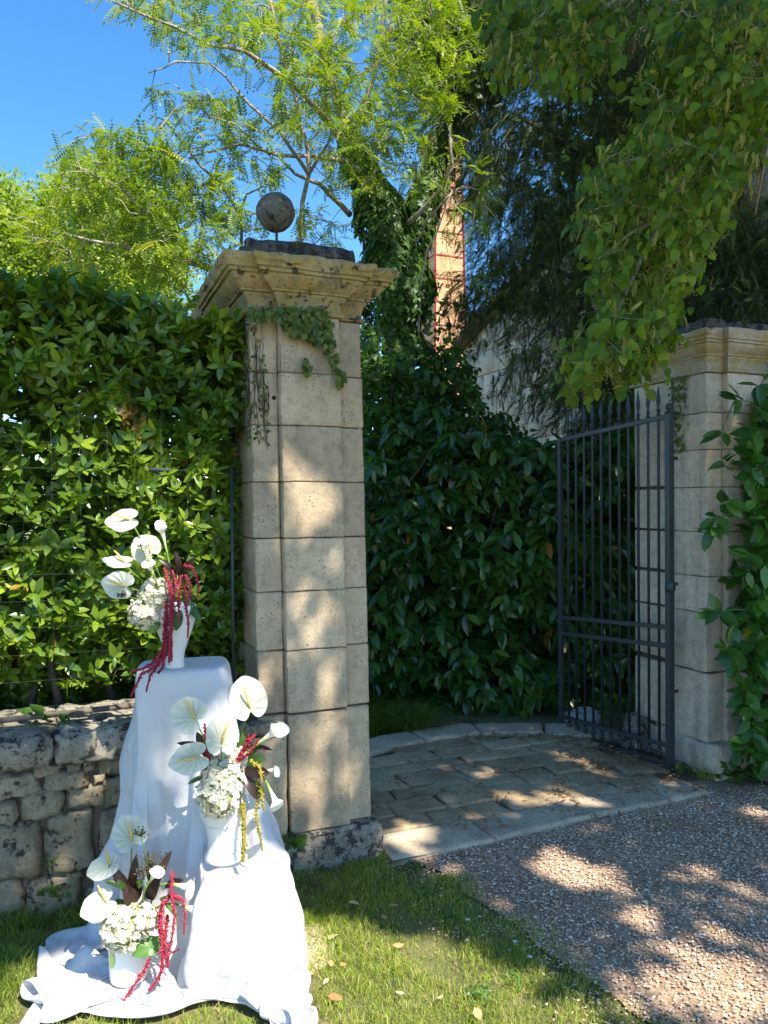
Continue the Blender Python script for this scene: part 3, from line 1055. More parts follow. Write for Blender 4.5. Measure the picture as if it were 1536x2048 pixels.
# ashlar blocks proud of the wall face
z = 1.0; r_i = 0; rb = random.Random(3)
while z < ez + PITCHR * RL:
    hh = .345
    L = -(.3 if r_i % 2 else 0) + .0
    while L < 5.4:
        LL = rb.uniform(.55, .72)
        a, b = max(L, .0), L + LL
        lim = ez + PITCHR * max(0, a) - .02
        if b - a > .08 and z + hh <= lim + .18 and z < lim:
            zt = min(z + hh - .014, lim)
            if zt - z > .06:
                V, Fq = grid_box(a + .007, b - .007, -.018, .03, z, zt, step=.4, edge=.008, amp=.002, chip=.004, seed=rb.randint(0, 99))
                Wd = np.array([hc[0], hc[1], 0]) + V[:, :1] * HD + V[:, 1:2] * U + V[:, 2:3] * ZZ
                link('block', mesh_np('block', Wd, Fq, M_BLOCK), house)
        L += LL
    z += hh; r_i += 1
M_TILE = plain('roof_tile', (.22, .12, .08), .85, 0, 12, .4, .4)
for sgn, Ls in ((1, (0, RL)), (-1, (RL, 2 * RL))):
    mb = MB()
    pts = []
    for off in (-.12, 7.1):
        for th in (0, .07):
            la, lb = Ls
            za = ez + PITCHR * min(la, 2 * RL - la) + .02 + th; zb2 = ez + PITCHR * min(lb, 2 * RL - lb) + .02 + th
            if la == 0: la -= .18; za -= .18 * PITCHR
            if lb == 2 * RL: lb += .18; zb2 -= .18 * PITCHR
            pts.append((HP(la, off, za), HP(lb, off, zb2)))
    (a0, b0_), (a1, b1_), (c0, d0), (c1, d1) = pts
    mb.v = [tuple(q) for q in (a0, b0_, b1_, a1, c0, d0, d1, c1)]
    mb.f = [(0, 1, 2, 3), (7, 6, 5, 4), (3, 2, 6, 7), (4, 5, 1, 0), (0, 3, 7, 4), (1, 5, 6, 2)]
    rf = mb.build('roof', M_TILE, house, False)
    for k in range(26):
        L = Ls[0] + (Ls[1] - Ls[0]) * (k + .5) / 26
        z_ = ez + PITCHR * min(L, 2 * RL - L) + .09
        mb = MB(); mb.tube([HP(L, -.15, z_), HP(L, .25, z_)], .085, 8); mb.build('roof_tile', M_TILE, rf)

# chimney
m, t, p, out = newmat('chimney_brick')
br = nd(t, 'ShaderNodeTexBrick')
br.inputs['Scale'].default_value = 1; br.inputs['Brick Width'].default_value = .24; br.inputs['Row Height'].default_value = .075; br.inputs['Mortar Size'].default_value = .008
br.inputs['Color1'].default_value = (.60, .25, .09, 1); br.inputs['Color2'].default_value = (.70, .36, .16, 1); br.inputs['Mortar'].default_value = (.50, .38, .25, 1)
tc = nd(t, 'ShaderNodeTexCoord')
t.links.new(tc.outputs['UV'], br.inputs['Vector'])
c = mixc(t, ramp(t, noise_n(t, 1.5, 5), [(.4, 0.0), (.65, .5)]), br.outputs['Color'], (.62, .40, .21))
t.links.new(c, p.inputs['Base Color']); p.inputs['Roughness'].default_value = .9
bump(t, br.outputs['Fac'], -.4, .02, p)
M_BRICK = m
M_REDI = plain('red_oxide_iron', (.30, .035, .03), .6, .2, 5, .25, 0)
cy = 28.0
cb = at(886, 640, cy); ctp = at(884, 300, cy)
chim = thing('brick_chimney', (cb[0], cb[1], 0), 'tall tapering red brick factory chimney banded with red iron', 'chimney')
ca_ = math.radians(22)
hb, ht = .66, .50


def CP(k, z, grow=0.0):
    f_ = z / ctp[2]
    r = ((hb + .06) * (1 - f_) + ht * f_ + grow) * math.sqrt(2)
    a = ca_ + math.pi / 4 + k * math.pi / 2
    return Vector((cb[0] + r * math.cos(a), cb[1] + r * math.sin(a), z))


me = bpy.data.meshes.new('shaft')
zs = [0, ctp[2]]
vs = [CP(k, z) for z in zs for k in range(4)]
me.from_pydata([tuple(v) for v in vs], [], [(k, (k + 1) % 4, 4 + (k + 1) % 4, 4 + k) for k in range(4)] + [(4, 5, 6, 7)])
uv = me.uv_layers.new(name='UVMap')
for pg in me.polygons:
    for li, vi in zip(pg.loop_indices, pg.vertices):
        v = me.vertices[vi].co
        kk = pg.index
        uu = 0 if (vi % 4) == kk % 4 else 1.3
        uv.data[li].uv = (uu + kk * .37, v.z)
me.materials.append(M_BRICK); link('shaft', me, chim)
for k in range(4):
    mb = MB(); mb.tube([CP(k, .0, .01), CP(k, ctp[2] - .3, .01)], .045, 4); mb.build('corner_strap', M_REDI, chim, False)
z = 1.2
while z < ctp[2] - .8:
    mb = MB()
    b = 0
    for zz in (z, z + .05):
        for k in range(4): mb.v.append(tuple(CP(k, zz, .018)))
    for k in range(4): mb.f.append((k, (k + 1) % 4, 4 + (k + 1) % 4, 4 + k))
    mb.f += [(3, 2, 1, 0), (4, 5, 6, 7)]
    mb.build('iron_band', M_REDI, chim, False)
    z += .83
for zz, g_ in ((ctp[2] - .55, .06), (ctp[2] - .28, .12), (ctp[2] - .05, .18)):
    mb = MB()
    for z2 in (zz, zz + .24):
        for k in range(4): mb.v.append(tuple(CP(k, z2, g_)))
    for k in range(4): mb.f.append((k, (k + 1) % 4, 4 + (k + 1) % 4, 4 + k))
    mb.f += [(3, 2, 1, 0), (4, 5, 6, 7)]
    mb.build('corbel', M_BRICK, chim, False)

# ================================================================== VEGETATION
def rnd_unit(n, rs=RNG):
    return norm(rs.normal(size=(n, 3)))


def whorls(tips, outd, k, spread, size, smin=.75, smax=1.15, rs=RNG, updir=(0, 0, 1), droop=0.0):
    """k leaves round every shoot tip; outd = shoot direction"""
    n = len(tips)
    o = norm(outd)
    a = norm(np.cross(o, rnd_unit(n, rs))); b = np.cross(o, a)
    P = []; D = []; Nn = []; S = []
    for j in range(k):
        ang = 2 * np.pi * (j / k * 1.62 * 2) + rs.uniform(-.4, .4, n)
        tl = spread * rs.uniform(.75, 1.2, n)
        rad = a * np.cos(ang)[:, None] + b * np.sin(ang)[:, None]
        d = norm(o * np.cos(tl)[:, None] + rad * np.sin(tl)[:, None])
        d[:, 2] -= droop * rs.uniform(.6, 1.4, n)
        d = norm(d)
        nn = norm(o * np.sin(tl)[:, None] - rad * np.cos(tl)[:, None] + rs.normal(size=(n, 3)) * .15)
        P.append(tips - o * (j * size * .09)[..., None] if hasattr(size, '__len__') else tips - o * (j * size * .09)); D.append(d); Nn.append(nn)
        S.append(size * rs.uniform(smin, smax, n))
    return np.concatenate(P), norm(np.concatenate(D)), np.concatenate(Nn), np.concatenate(S)


def poly_sample(poly, n, rs=RNG):
    P = np.array(poly, float); lo, hi = P.min(0), P.max(0)
    out = []
    c = 0
    while c < n:
        x = rs.uniform(lo[0], hi[0], n * 2); y = rs.uniform(lo[1], hi[1], n * 2)
        k = inpoly(x, y, poly)
        out.append(np.stack([x[k], y[k]], -1)); c += k.sum()
    return np.concatenate(out)[:n]


def at_np(px, py, Y):
    d = FWD[None] * F + RT[None] * (px[:, None] - 768) - UP[None] * (py[:, None] - 1024)
    return CAM + d * (Y / d[:, 1])[:, None]


def clump(P, f, seed=0):
    return np.array([noise.noise(Vector((p[0] * f + seed, p[1] * f, p[2] * f))) for p in P])


def branches(parent, name, polylines, mat, n=7):
    """polylines: list of (points, r0, r1); each becomes its own branch object"""
    for pts, r0, r1 in polylines:
        pts = [Vector(p) for p in pts]
        # refine with a little crookedness
        fine = []
        for a, b in zip(pts, pts[1:]):
            k = max(1, int((b - a).length / .12))
            for j in range(k): fine.append(a.lerp(b, j / k))
        fine.append(pts[-1])
        fine = [q + noise.noise_vector(q * 5) * .02 * (0 < i < len(fine) - 1) for i, q in enumerate(fine)]
        R_ = [r0 + (r1 - r0) * i / max(1, len(fine) - 1) for i in range(len(fine))]
        mb = MB(); mb.tube(fine, R_, n); mb.build(name, mat, parent)


def twigs(parent, nodes, targets, mat, r=.004, name='twigs', sag=0.0):
    """every target is joined to its nearest already joined node; one mesh of fine twigs"""
    nodes = np.array(nodes, float)
    d0 = np.array([np.min(((nodes - q) ** 2).sum(1)) for q in targets])
    order = np.argsort(d0)
    cap = np.zeros((len(nodes) + 3 * len(targets), 3)); cap[:len(nodes)] = nodes; c = len(nodes)
    mb = MB()
    for i in order:
        q = targets[i]
        dd = ((cap[:c] - q) ** 2).sum(1); j = int(np.argmin(dd)); a = cap[j].copy()
        L = math.sqrt(dd[j])
        mid = (a + q) / 2 + RNG.normal(size=3) * L * .09; mid[2] += sag * L
        cap[c] = mid; cap[c + 1] = q; c += 2
        mb.tube([a, mid, q], [r * (1 + L), r * .8, r * .45], 3, False)
    o = mb.build(name, mat, parent); o['kind'] = 'stuff'
    return o


UPV = np.array([0, 0, 1.0])
# ---------------------------------------------------------------- hedge
M_HEDGE = leaf_mat('hedge_leaf', [(0, (.04, .09, .010)), (.4, (.105, .195, .016)), (.8, (.26, .36, .024)), (.93, (.36, .45, .035)), (.96, (.30, .12, .04)), (1, (.42, .30, .05))], .30, .32)
hedge = thing('hedge', WF(-1.0, .3), 'clipped laurel hedge rising above the low stone wall', 'hedge')


def hedge_top(s): return np.interp(s, [-2.6, -1.2, -.7, -.3, -.02], [2.42, 2.37, 2.35, 2.31, 2.23])


tips = []; outs = []
for layer in range(6):
    n = 960 if layer < 4 else 600
    s = RNG.uniform(-2.3, -.02, n); zt = hedge_top(s)
    z = .84 + (zt - .84) * RNG.uniform(0, 1, n) ** .95
    bulge = .07 * np.array([noise.noise(Vector((a * 2.2, b * 2.2, 4))) for a, b in zip(s, z)]) + .04 * np.array([noise.noise(Vector((a * 6, b * 6, 7))) for a, b in zip(s, z)])
    front = np.interp(z, [.8, 1.0, 1.6, 2.2, 2.45], [.26, .15, .09, .03, .12])
    tt = front - bulge + layer * .085 + RNG.uniform(0, .07, n)
    tt = np.where((s > -.10), np.maximum(tt, .16 + .1 * (z < 1.8)), tt)
    pt = np.array([WF(a, b, c) for a, b, c in zip(s, tt, z)])
    od = -Vd[None] * 1.0 + UPV[None] * RNG.uniform(.0, 1.1, n)[:, None] + RNG.normal(size=(n, 3)) * .45
    if layer >= 3: od = od + UPV[None] * .4
    keep = ~((z < .98) & (RNG.rand(n) < .6))
    tips.append(pt[keep]); outs.append(od[keep])
n = 2400
s = RNG.uniform(-2.3, -.02, n); z = RNG.uniform(.45, 1.08, n); tt = np.where(z < .78, RNG.uniform(.5, 1.1, n), RNG.uniform(.25, .9, n))
tips.append(np.array([WF(a, b, c) for a, b, c in zip(s, tt, z)])); outs.append(-Vd[None] + RNG.normal(size=(n, 3)) * .7)
# top fringe
n = 900
s = RNG.uniform(-2.3, -.02, n); tt = RNG.uniform(.03, .75, n)
z = hedge_top(s) + RNG.uniform(-.10, .03, n) + .015 * np.array([noise.noise(Vector((a * 7, 1, 2))) for a in s])
tips.append(np.array([WF(a, b, c) for a, b, c in zip(s, tt, z)])); outs.append(UPV[None] + RNG.normal(size=(n, 3)) * .4 - Vd[None] * .2)
# back side
n = 900
s = RNG.uniform(-2.3, -.02, n); z = RNG.uniform(.8, 2.35, n); tt = RNG.uniform(.6, .85, n)
tips.append(np.array([WF(a, b, c) for a, b, c in zip(s, tt, z)])); outs.append(Vd[None] + RNG.normal(size=(n, 3)) * .5)
tips = np.concatenate(tips); outs = np.concatenate(outs)
P, D, Nn, S = whorls(tips, outs, 8, 1.0, .064, .6, 1.2)
tone = np.clip(.46 + .25 * RNG.normal(size=len(P)) * .7 + .25 * clump(P, 3), 0, .90)
tone[RNG.rand(len(P)) < .004] = .99
_q = proj(P); dead = (np.hypot(_q[:, 0] - 262, (_q[:, 1] - 838) * .6) < 20) | (np.hypot(_q[:, 0] - 362, (_q[:, 1] - 925) * .8) < 9)
tone[dead & (RNG.rand(len(P)) < .8)] = .955
foliage(hedge, leaf_base(.20, .05, .10), frames(D, Nn), P, S, tone, M_HEDGE, 300, front=None)
br_ = []
for k in range(14):
    s = -2.2 + k * .165 + RNG.uniform(-.04, .04)
    q0 = WF(s, .42, .5); pts = [q0]
    for z in (.9, 1.2, 1.5, 1.8, 2.1): pts.append(WF(s + RNG.uniform(-.1, .1), .40 + RNG.uniform(-.12, .1), z))
    br_.append((pts, .018, .005))
branches(hedge, 'stem', br_, M_TWIG, 6)
nod = np.array([np.array(q) for b in br_ for q in b[0][1:]])
sub = tips[RNG.choice(len(tips) - 1800, 900, False)]
twigs(hedge, nod, sub, M_TWIG, .0028)

# ---------------------------------------------------------------- wire fence against the hedge
fence = thing('wire_fence', WF(-.4, .06), 'thin dark green wire fence and poles in front of the hedge', 'fence')
def pole(name, a, b, r, mat, n=8):
    mb = MB(); mb.tube([a, b], r, n); return mb.build(name, mat, fence)
q = at(463, 943, 3.17); pole('post', q + np.array([0, 0, .02]), np.array([q[0] + .005, q[1] - .02, .68]), .007, M_IRON)
pole('rail', at(474, 944, 3.25), at(262, 938, 3.02), .0075, M_IRON)
pole('rail', WF(-.05, .04, .735), WF(-2.3, .04, .70), .011, M_WOOD)
for k in range(14):
    z = .74 + k * .1
    mb = MB(); mb.tube([WF(-.04, .07, z), WF(-1.0, .075, z + .01), WF(-2.3, .07, z)], .0005, 4); mb.build('wire', M_IRON, fence)
for k in range(22):
    s = -.08 - k * .1
    mb = MB(); mb.tube([WF(s, .072, .71), WF(s + .005, .07, 1.4), WF(s, .072, 2.05)], .0005, 4); mb.build('wire', M_IRON, fence)

# ---------------------------------------------------------------- laurel shrub filling the gateway
M_LAUREL = leaf_mat('laurel_leaf', [(0, (.022, .065, .012)), (.5, (.05, .13, .02)), (.88, (.095, .20, .028)), (.95, (.16, .27, .03)), (1, (.40, .22, .03))], .25, .22)
shrub = thing('laurel_shrub', (.6, 5.6, 0), 'dark cherry laurel shrub filling the gateway behind the curved kerb', 'shrub')
poly_s = [(560, 980), (700, 960), (745, 880), (800, 830), (860, 800), (905, 830), (960, 860), (1100, 870), (1260, 850), (1330, 850), (1340, 1480), (1120, 1475), (1000, 1455), (900, 1440), (560, 1440)]
pp = poly_sample(poly_s, 1800)
Yd = 5.45 + RNG.uniform(0, .9, len(pp)) ** 1.3 + .12 * (pp[:, 0] > 1120) + .25 * clump(np.c_[pp / 150, pp[:, :1] * 0], 1.0)
Yd += np.clip((1020 - pp[:, 1]) / 400, 0, 1) * .35
tips = at_np(pp[:, 0], pp[:, 1], Yd); tips[:, 2] = np.maximum(tips[:, 2], .06)
od = np.array([-.25, -1, -.1])[None] + RNG.normal(size=(len(pp), 3)) * .5
P, D, Nn, S = whorls(tips, od, 9, 1.05, .135, .6, 1.1, droop=.55)
up = np.tile(UPV, (len(P), 1)) + RNG.normal(size=(len(P), 3)) * .35 + np.array([-.1, -.55, 0])
tone = np.clip(.45 + .22 * RNG.normal(size=len(P)) + .3 * clump(P, 1.6), 0, .92)
tone[(RNG.rand(len(P)) < .005)] = 1.0
foliage(shrub, leaf_base(.19, .05, .18), frames(D, up), P, S * 1.12, tone, M_LAUREL, 300)
# back mass so that no daylight shows low down
n = 8500
pb = poly_sample([(480, 960), (760, 880), (880, 850), (1000, 890), (1340, 900), (1340, 1500), (480, 1490)], n)
P = at_np(pb[:, 0], pb[:, 1], RNG.uniform(6.2, 7.4, n)); P[:, 2] = np.maximum(P[:, 2], .03)
V, fs, tn = bake_leaves(leaf_base(.22, .05, .2), frames(rnd_unit(n) + np.array([0, -.3, -.6]), rnd_unit(n) + UPV + np.array([0, -.5, 0])), P, RNG.uniform(.12, .2, n), RNG.uniform(0, .5, n))
o = link('inner_foliage', mesh_np('inner_foliage', V, fs, M_LAUREL, True, tn), shrub); o['kind'] = 'stuff'
br_ = []
for k in range(12):
    x = -.05 + k * .19; q0 = np.array([x, 6.1 + RNG.uniform(-.2, .3), 0])
    br_.append(([q0, q0 + (RNG.uniform(-.1, .1), -.1, .7), q0 + (RNG.uniform(-.25, .25), -.25, 1.4), q0 + (RNG.uniform(-.3, .3), -.3, 1.9)], .022, .006))
branches(shrub, 'stem', br_, M_TWIG, 6)

# lighter mixed bush above it, in front of the chimney foot
M_BUSH = leaf_mat('bush_leaf', [(0, (.03, .08, .015)), (.5, (.06, .14, .02)), (1, (.12, .23, .03))], .4, .4)
bush = thing('hazel_bush', (.45, 6.6, 0), 'loose light green bush rising between pier, ivy and chimney foot', 'bush')
pa = np.concatenate([poly_sample([(712, 660), (735, 640), (760, 720), (850, 730), (880, 690), (930, 700), (945, 760), (960, 820), (1040, 850), (1060, 920), (700, 930)], 1000),
                     poly_sample([(850, 600), (880, 580), (935, 620), (940, 700), (900, 760), (845, 700)], 22)])
Yd = RNG.uniform(5.9, 7.2, len(pa))
P = at_np(pa[:, 0], pa[:, 1], Yd)
tw = P[::3]
nod = [np.array([x, 6.6, z]) for x in (-.1, .2, .5, .9) for z in (.5, 1.2, 1.8, 2.3)]
P = np.concatenate([P + RNG.normal(size=P.shape) * .05 for _ in range(6)])
d = rnd_unit(len(P)) + np.array([-.1, -.3, -.5]); nn = rnd_unit(len(P)) * .6 + UPV + np.array([.2, -.4, 0])
foliage(bush, round_leaf(.36, .05, .15), frames(d, nn), P, RNG.uniform(.035, .08, len(P)), np.clip(.45 + .25 * RNG.normal(size=len(P)), 0, 1), M_BUSH, 120)
twigs(bush, nod, tw, M_TWIG, .004)
branches(bush, 'stem', [([nod[i * 4] * [1, 1, 0], nod[i * 4], nod[i * 4 + 1], nod[i * 4 + 2], nod[i * 4 + 3]], .03, .008) for i in range(4)], M_TWIG, 6)

# ---------------------------------------------------------------- right laurel by the pier
M_LAUR2 = leaf_mat('bright_laurel_leaf', [(0, (.03, .09, .015)), (.5, (.06, .16, .022)), (.9, (.11, .24, .03)), (.97, (.15, .30, .03)), (1, (.50, .38, .03))], .28, .30)
laur = thing('laurel_bush', (2.3, 4.1, 0), 'glossy broad leaved laurel bush pushing in at the right edge before the pier', 'bush')
pa = np.concatenate([poly_sample([(1515, 760), (1700, 660), (1700, 1100), (1525, 1100), (1490, 900)], 190),
                     poly_sample([(1490, 1040), (1700, 1000), (1700, 1560), (1520, 1535), (1485, 1500), (1475, 1400), (1485, 1250)], 400),
                     poly_sample([(1425, 1120), (1470, 1110), (1470, 1470), (1440, 1460)], 6),
                     np.array([(1432, 1040), (1418, 1062), (1440, 870), (1448, 920), (1470, 800), (1455, 1000)], float)])
Yd = RNG.uniform(3.75, 4.3, len(pa)) + np.clip((pa[:, 0] - 1440) / 260, 0, 1) * .3
Yd[-6:] = 3.9
tips = at_np(pa[:, 0], pa[:, 1], Yd); tips[:, 2] = np.maximum(tips[:, 2], .05)
od = np.array([-.55, -.75, .1])[None] + RNG.normal(size=(len(pa), 3)) * .5
P, D, Nn, S = whorls(tips, od, 7, .95, .115, .65, 1.15, droop=.3)
up = np.tile(UPV, (len(P), 1)) * .9 + RNG.normal(size=(len(P), 3)) * .35 + np.array([-.2, -.6, 0])
tone = np.clip(.45 + .22 * RNG.normal(size=len(P)), 0, .96); tone[RNG.rand(len(P)) < .006] = 1
foliage(laur, leaf_base(.24, .05, .15), frames(D, up), P, S, tone, M_LAUR2, 300)
br_ = []
for k in range(7):
    q0 = np.array([2.15 + .1 * k, 4.35 + RNG.uniform(-.1, .3), 0])
    br_.append(([q0, q0 + (RNG.uniform(-.2, .1), -.1, .6), q0 + (RNG.uniform(-.25, .2), -.15, 1.2), q0 + (RNG.uniform(-.3, .2), -.2, 1.9)], .02, .005))
branches(laur, 'stem', br_, M_TWIG, 6)
nod = np.array([np.array(q) for b in br_ for q in b[0][1:]])
twigs(laur, nod, tips[::2], plain('green_twig', (.10, .14, .04), .7, 0, 40), .0035)

# ---------------------------------------------------------------- far tree on the left
M_FAR = leaf_mat('far_tree_leaf', [(0, (.10, .16, .015)), (.5, (.23, .32, .025)), (1, (.40, .46, .05))], .5, .45)
far = thing('far_tree', (-3.4, 11.2, 0), 'broad yellow green tree beyond the hedge at the far left', 'tree')
poly_f = [(-260, 470), (-150, 400), (0, 375), (60, 395), (130, 372), (170, 330), (240, 330), (300, 400), (345, 470), (372, 560), (392, 700), (-260, 700)]
cl = poly_sample(poly_f, 640)
cc = at_np(cl[:, 0], cl[:, 1], RNG.uniform(9.6, 13.0, len(cl)))
n_each = 110
P = np.repeat(cc, n_each, 0) + rnd_unit(len(cc) * n_each) * (RNG.uniform(.05, .42, len(cc) * n_each)[:, None]) * np.array([1, 1, .7])
off = P - np.repeat(cc, n_each, 0)
d = norm(off + rnd_unit(len(P)) * .3); nn = UPV + rnd_unit(len(P)) * .8 + np.array([.2, -.4, 0])
tone = np.clip(.5 + .3 * RNG.normal(size=len(P)) * .6 + .3 * np.repeat(RNG.uniform(-1, 1, len(cc)), n_each), 0, 1)
V, fs, tn = bake_leaves(quad_leaf(.32), frames(d, nn), P, RNG.uniform(.05, .10, len(P)), tone)
o = link('crown', mesh_np('crown', V, fs, M_FAR, True, tn), far); o['kind'] = 'stuff'
br_ = [([(-3.4, 11.2, 0), (-3.4, 11.2, 2.2), (-3.3, 11.3, 4.0)], .2, .1)]
for k in range(9): br_.append(([(-3.4, 11.2, 2 + .2 * k), cc[k * 31] * .5 + np.array([-3.4, 11.2, 3.2]) * .5, cc[k * 31]], .06, .015))
branches(far, 'branch', br_, M_BARK)

# ---------------------------------------------------------------- ivy clad tree (robinia) with feathery crown
robinia = thing('robinia_tree', (.1, 6.9, 0), 'feathery leaved robinia with an ivy wrapped trunk behind the left pier', 'tree')
T = lambda px, py, Y: at(px, py, Y)
trunk = [np.array([.32, 6.7, 0]), T(812, 900, 6.7), T(800, 760, 6.7), T(795, 620, 6.7), T(780, 500, 6.7), T(765, 420, 6.7)]
branches(robinia, 'trunk', [(trunk, .17, .12)], M_BARK, 10)
BR = [([T(765, 430, 6.7), T(735, 350, 6.7), T(700, 280, 6.6), T(665, 170, 6.5), T(640, 80, 6.4), T(615, -40, 6.3)], .085, .05),
      ([T(775, 470, 6.7), T(835, 380, 6.8), T(872, 300, 6.9), T(900, 210, 7.0), T(912, 90, 7.0), T(905, -30, 7.0)], .085, .055),
      ([T(700, 310, 6.6), T(660, 250, 6.3), T(600, 180, 6.0), T(545, 140, 5.8), T(490, 103, 5.6), T(420, 90, 5.5), T(350, 52, 5.4), T(290, 30, 5.3), T(225, 2, 5.2)], .042, .010),
      ([T(735, 350, 6.6), T(690, 322, 6.3), T(620, 312, 6.0), T(555, 310, 5.8), T(480, 292, 5.6), T(385, 312, 5.5)], .035, .009),
      ([T(607, 620, 6.2), T(601, 470, 6.1), T(606, 405, 6.05), T(620, 345, 6.0), T(612, 290, 5.95), T(590, 200, 5.9), T(560, 100, 5.8), T(538, -10, 5.7)], .034, .014),
      ([T(618, 350, 6.0), T(560, 262, 5.8), T(500, 212, 5.7), T(452, 152, 5.6), T(418, 125, 5.5), T(352, 120, 5.4), T(296, 146, 5.3)], .022, .006),
      ([T(620, 345, 6.0), T(655, 290, 5.9), T(668, 265, 5.8), T(650, 180, 5.7), T(670, 60, 5.6)], .018, .008),
      ([T(700, 430, 6.6), T(640, 370, 6.3), T(590, 350, 6.1), T(545, 300, 6.0)], .035, .012),
      ([T(790, 470, 6.7), T(840, 430, 6.5), T(878, 385, 6.4), T(905, 330, 6.3), T(900, 250, 6.2)], .04, .012),
      ([T(800, 520, 6.7), T(842, 470, 6.4), T(850, 440, 6.3), T(890, 400, 6.2), T(925, 372, 6.1), T(960, 380, 6.0)], .022, .007),
      ([T(838, 680, 6.5), T(842, 560, 6.3), T(855, 500, 6.2), T(885, 430, 6.1), T(905, 380, 6.0)], .02, .007),
      ([T(700, 280, 6.6), T(740, 180, 6.5), T(760, 80, 6.4), T(775, -20, 6.3)], .035, .02)]
branches(robinia, 'limb', [(p_, a_ * .72, b_ * .72) for p_, a_, b_ in BR], M_BARK, 8)
BR2 = [([T(412, 532, 5.9), T(352, 505, 5.6), T(312, 442, 5.4), T(250, 385, 5.2), T(168, 338, 5.1)], .022, .006),
       ([T(470, 560, 6.2), T(412, 532, 5.9), T(340, 517, 5.6), T(235, 490, 5.4), T(105, 466, 5.3)], .028, .006),
       ([T(482, 500, 6.3), T(480, 420, 6.1), T(492, 388, 6.0), T(540, 366, 5.9)], .016, .006),
       ([T(325, 445, 5.5), T(365, 400, 5.5), T(370, 370, 5.5), T(352, 330, 5.4)], .010, .004),
       ([T(480, 430, 6.1), T(440, 370, 5.9), T(400, 330, 5.7), T(330, 240, 5.5), T(300, 230, 5.4)], .014, .004),
       ([T(540, 310, 5.8), T(470, 250, 5.7), T(420, 235, 5.6), T(350, 170, 5.5)], .010, .004)]
branches(robinia, 'limb', BR2, M_BARK, 6)
nod = np.array([np.array(a) * (1 - f_) + np.array(b) * f_ for pl, _, _ in BR + BR2 for a, b in zip(pl, pl[1:]) for f_ in (0, .25, .5, .75)])
dens = [([(430, 40), (560, -30), (1000, -30), (960, 150), (900, 230), (840, 380), (700, 400), (640, 360), (575, 290), (520, 170)], 480, (5.0, 7.6)),
        ([(640, -30), (960, -30), (890, 200), (760, 320), (640, 260)], 200, (5.0, 7.6)),
        ([(300, 180), (400, 165), (480, 210), (560, 300), (560, 370), (440, 380), (330, 330)], 110, (5.0, 6.2)),
        ([(80, 300), (120, 285), (175, 240), (260, 300), (360, 330), (480, 360), (500, 430), (480, 500), (400, 545), (300, 520), (200, 470), (90, 410)], 260, (4.9, 6.2)),
        ([(165, 232), (250, 250), (330, 300), (340, 350), (250, 330), (190, 280)], 40, (5.0, 5.6)),
        ([(190, -30), (440, -30), (560, 60), (470, 120), (380, 95), (280, 40)], 75, (5.0, 6.0)),
        ([(880, 240), (960, 280), (1010, 430), (960, 560), (890, 560), (860, 440)], 50, (5.6, 7.0)),
        ([(380, 400), (480, 440), (600, 400), (700, 440), (700, 500), (430, 480)], 40, (5.6, 6.6)),
        ([(0, 430), (120, 420), (330, 480), (380, 560), (100, 560)], 90, (5.2, 6.4))]
sp = []
for pl, n, (y0, y1) in dens:
    a = poly_sample(pl, n); q = at_np(a[:, 0], a[:, 1], RNG.uniform(y0, y1, n)); sp.append(q)
sp = np.concatenate(sp)
cn = clump(sp, 1.3, 3)
sp = sp[(cn > -.22) | (RNG.rand(len(sp)) < .3)]
_q = proj(sp); sp = sp[~((_q[:, 0] > 838) & (_q[:, 0] < 945) & (_q[:, 1] > 300) & (_q[:, 1] < 720) & (RNG.rand(len(sp)) < .6))]
# pull sprays towards the closest limb so that leaves follow the wood
for it in range(1):
    dn = np.array([nod[np.argmin(((nod - q) ** 2).sum(1))] for q in sp])
    sp = sp + (dn - sp) * .12
twigs(robinia, nod, sp, M_BARK, .0045, sag=.05)
P = np.concatenate([sp + RNG.normal(size=sp.shape) * .02 for _ in range(5)])
dn = np.tile(norm(sp - dn), (5, 1))
d = norm(dn * .7 + rnd_unit(len(P)) * .9 + np.array([0, 0, -.15])); nn = UPV + rnd_unit(len(P)) * .45 + np.array([.05, -.25, 0])
M_ROB = leaf_mat('robinia_leaf', [(0, (.10, .18, .014)), (.5, (.21, .32, .02)), (.9, (.36, .45, .03)), (1, (.50, .42, .05))], .5, .45, tcol=(1.25, 1.25, .4))
tone = np.clip(.5 + .22 * RNG.normal(size=len(P)) + .25 * clump(P, 1.1), 0, .97)
foliage(robinia, pinnate_leaf(), frames(d, nn), P, RNG.uniform(.11, .18, len(P)), tone, M_ROB, 300)

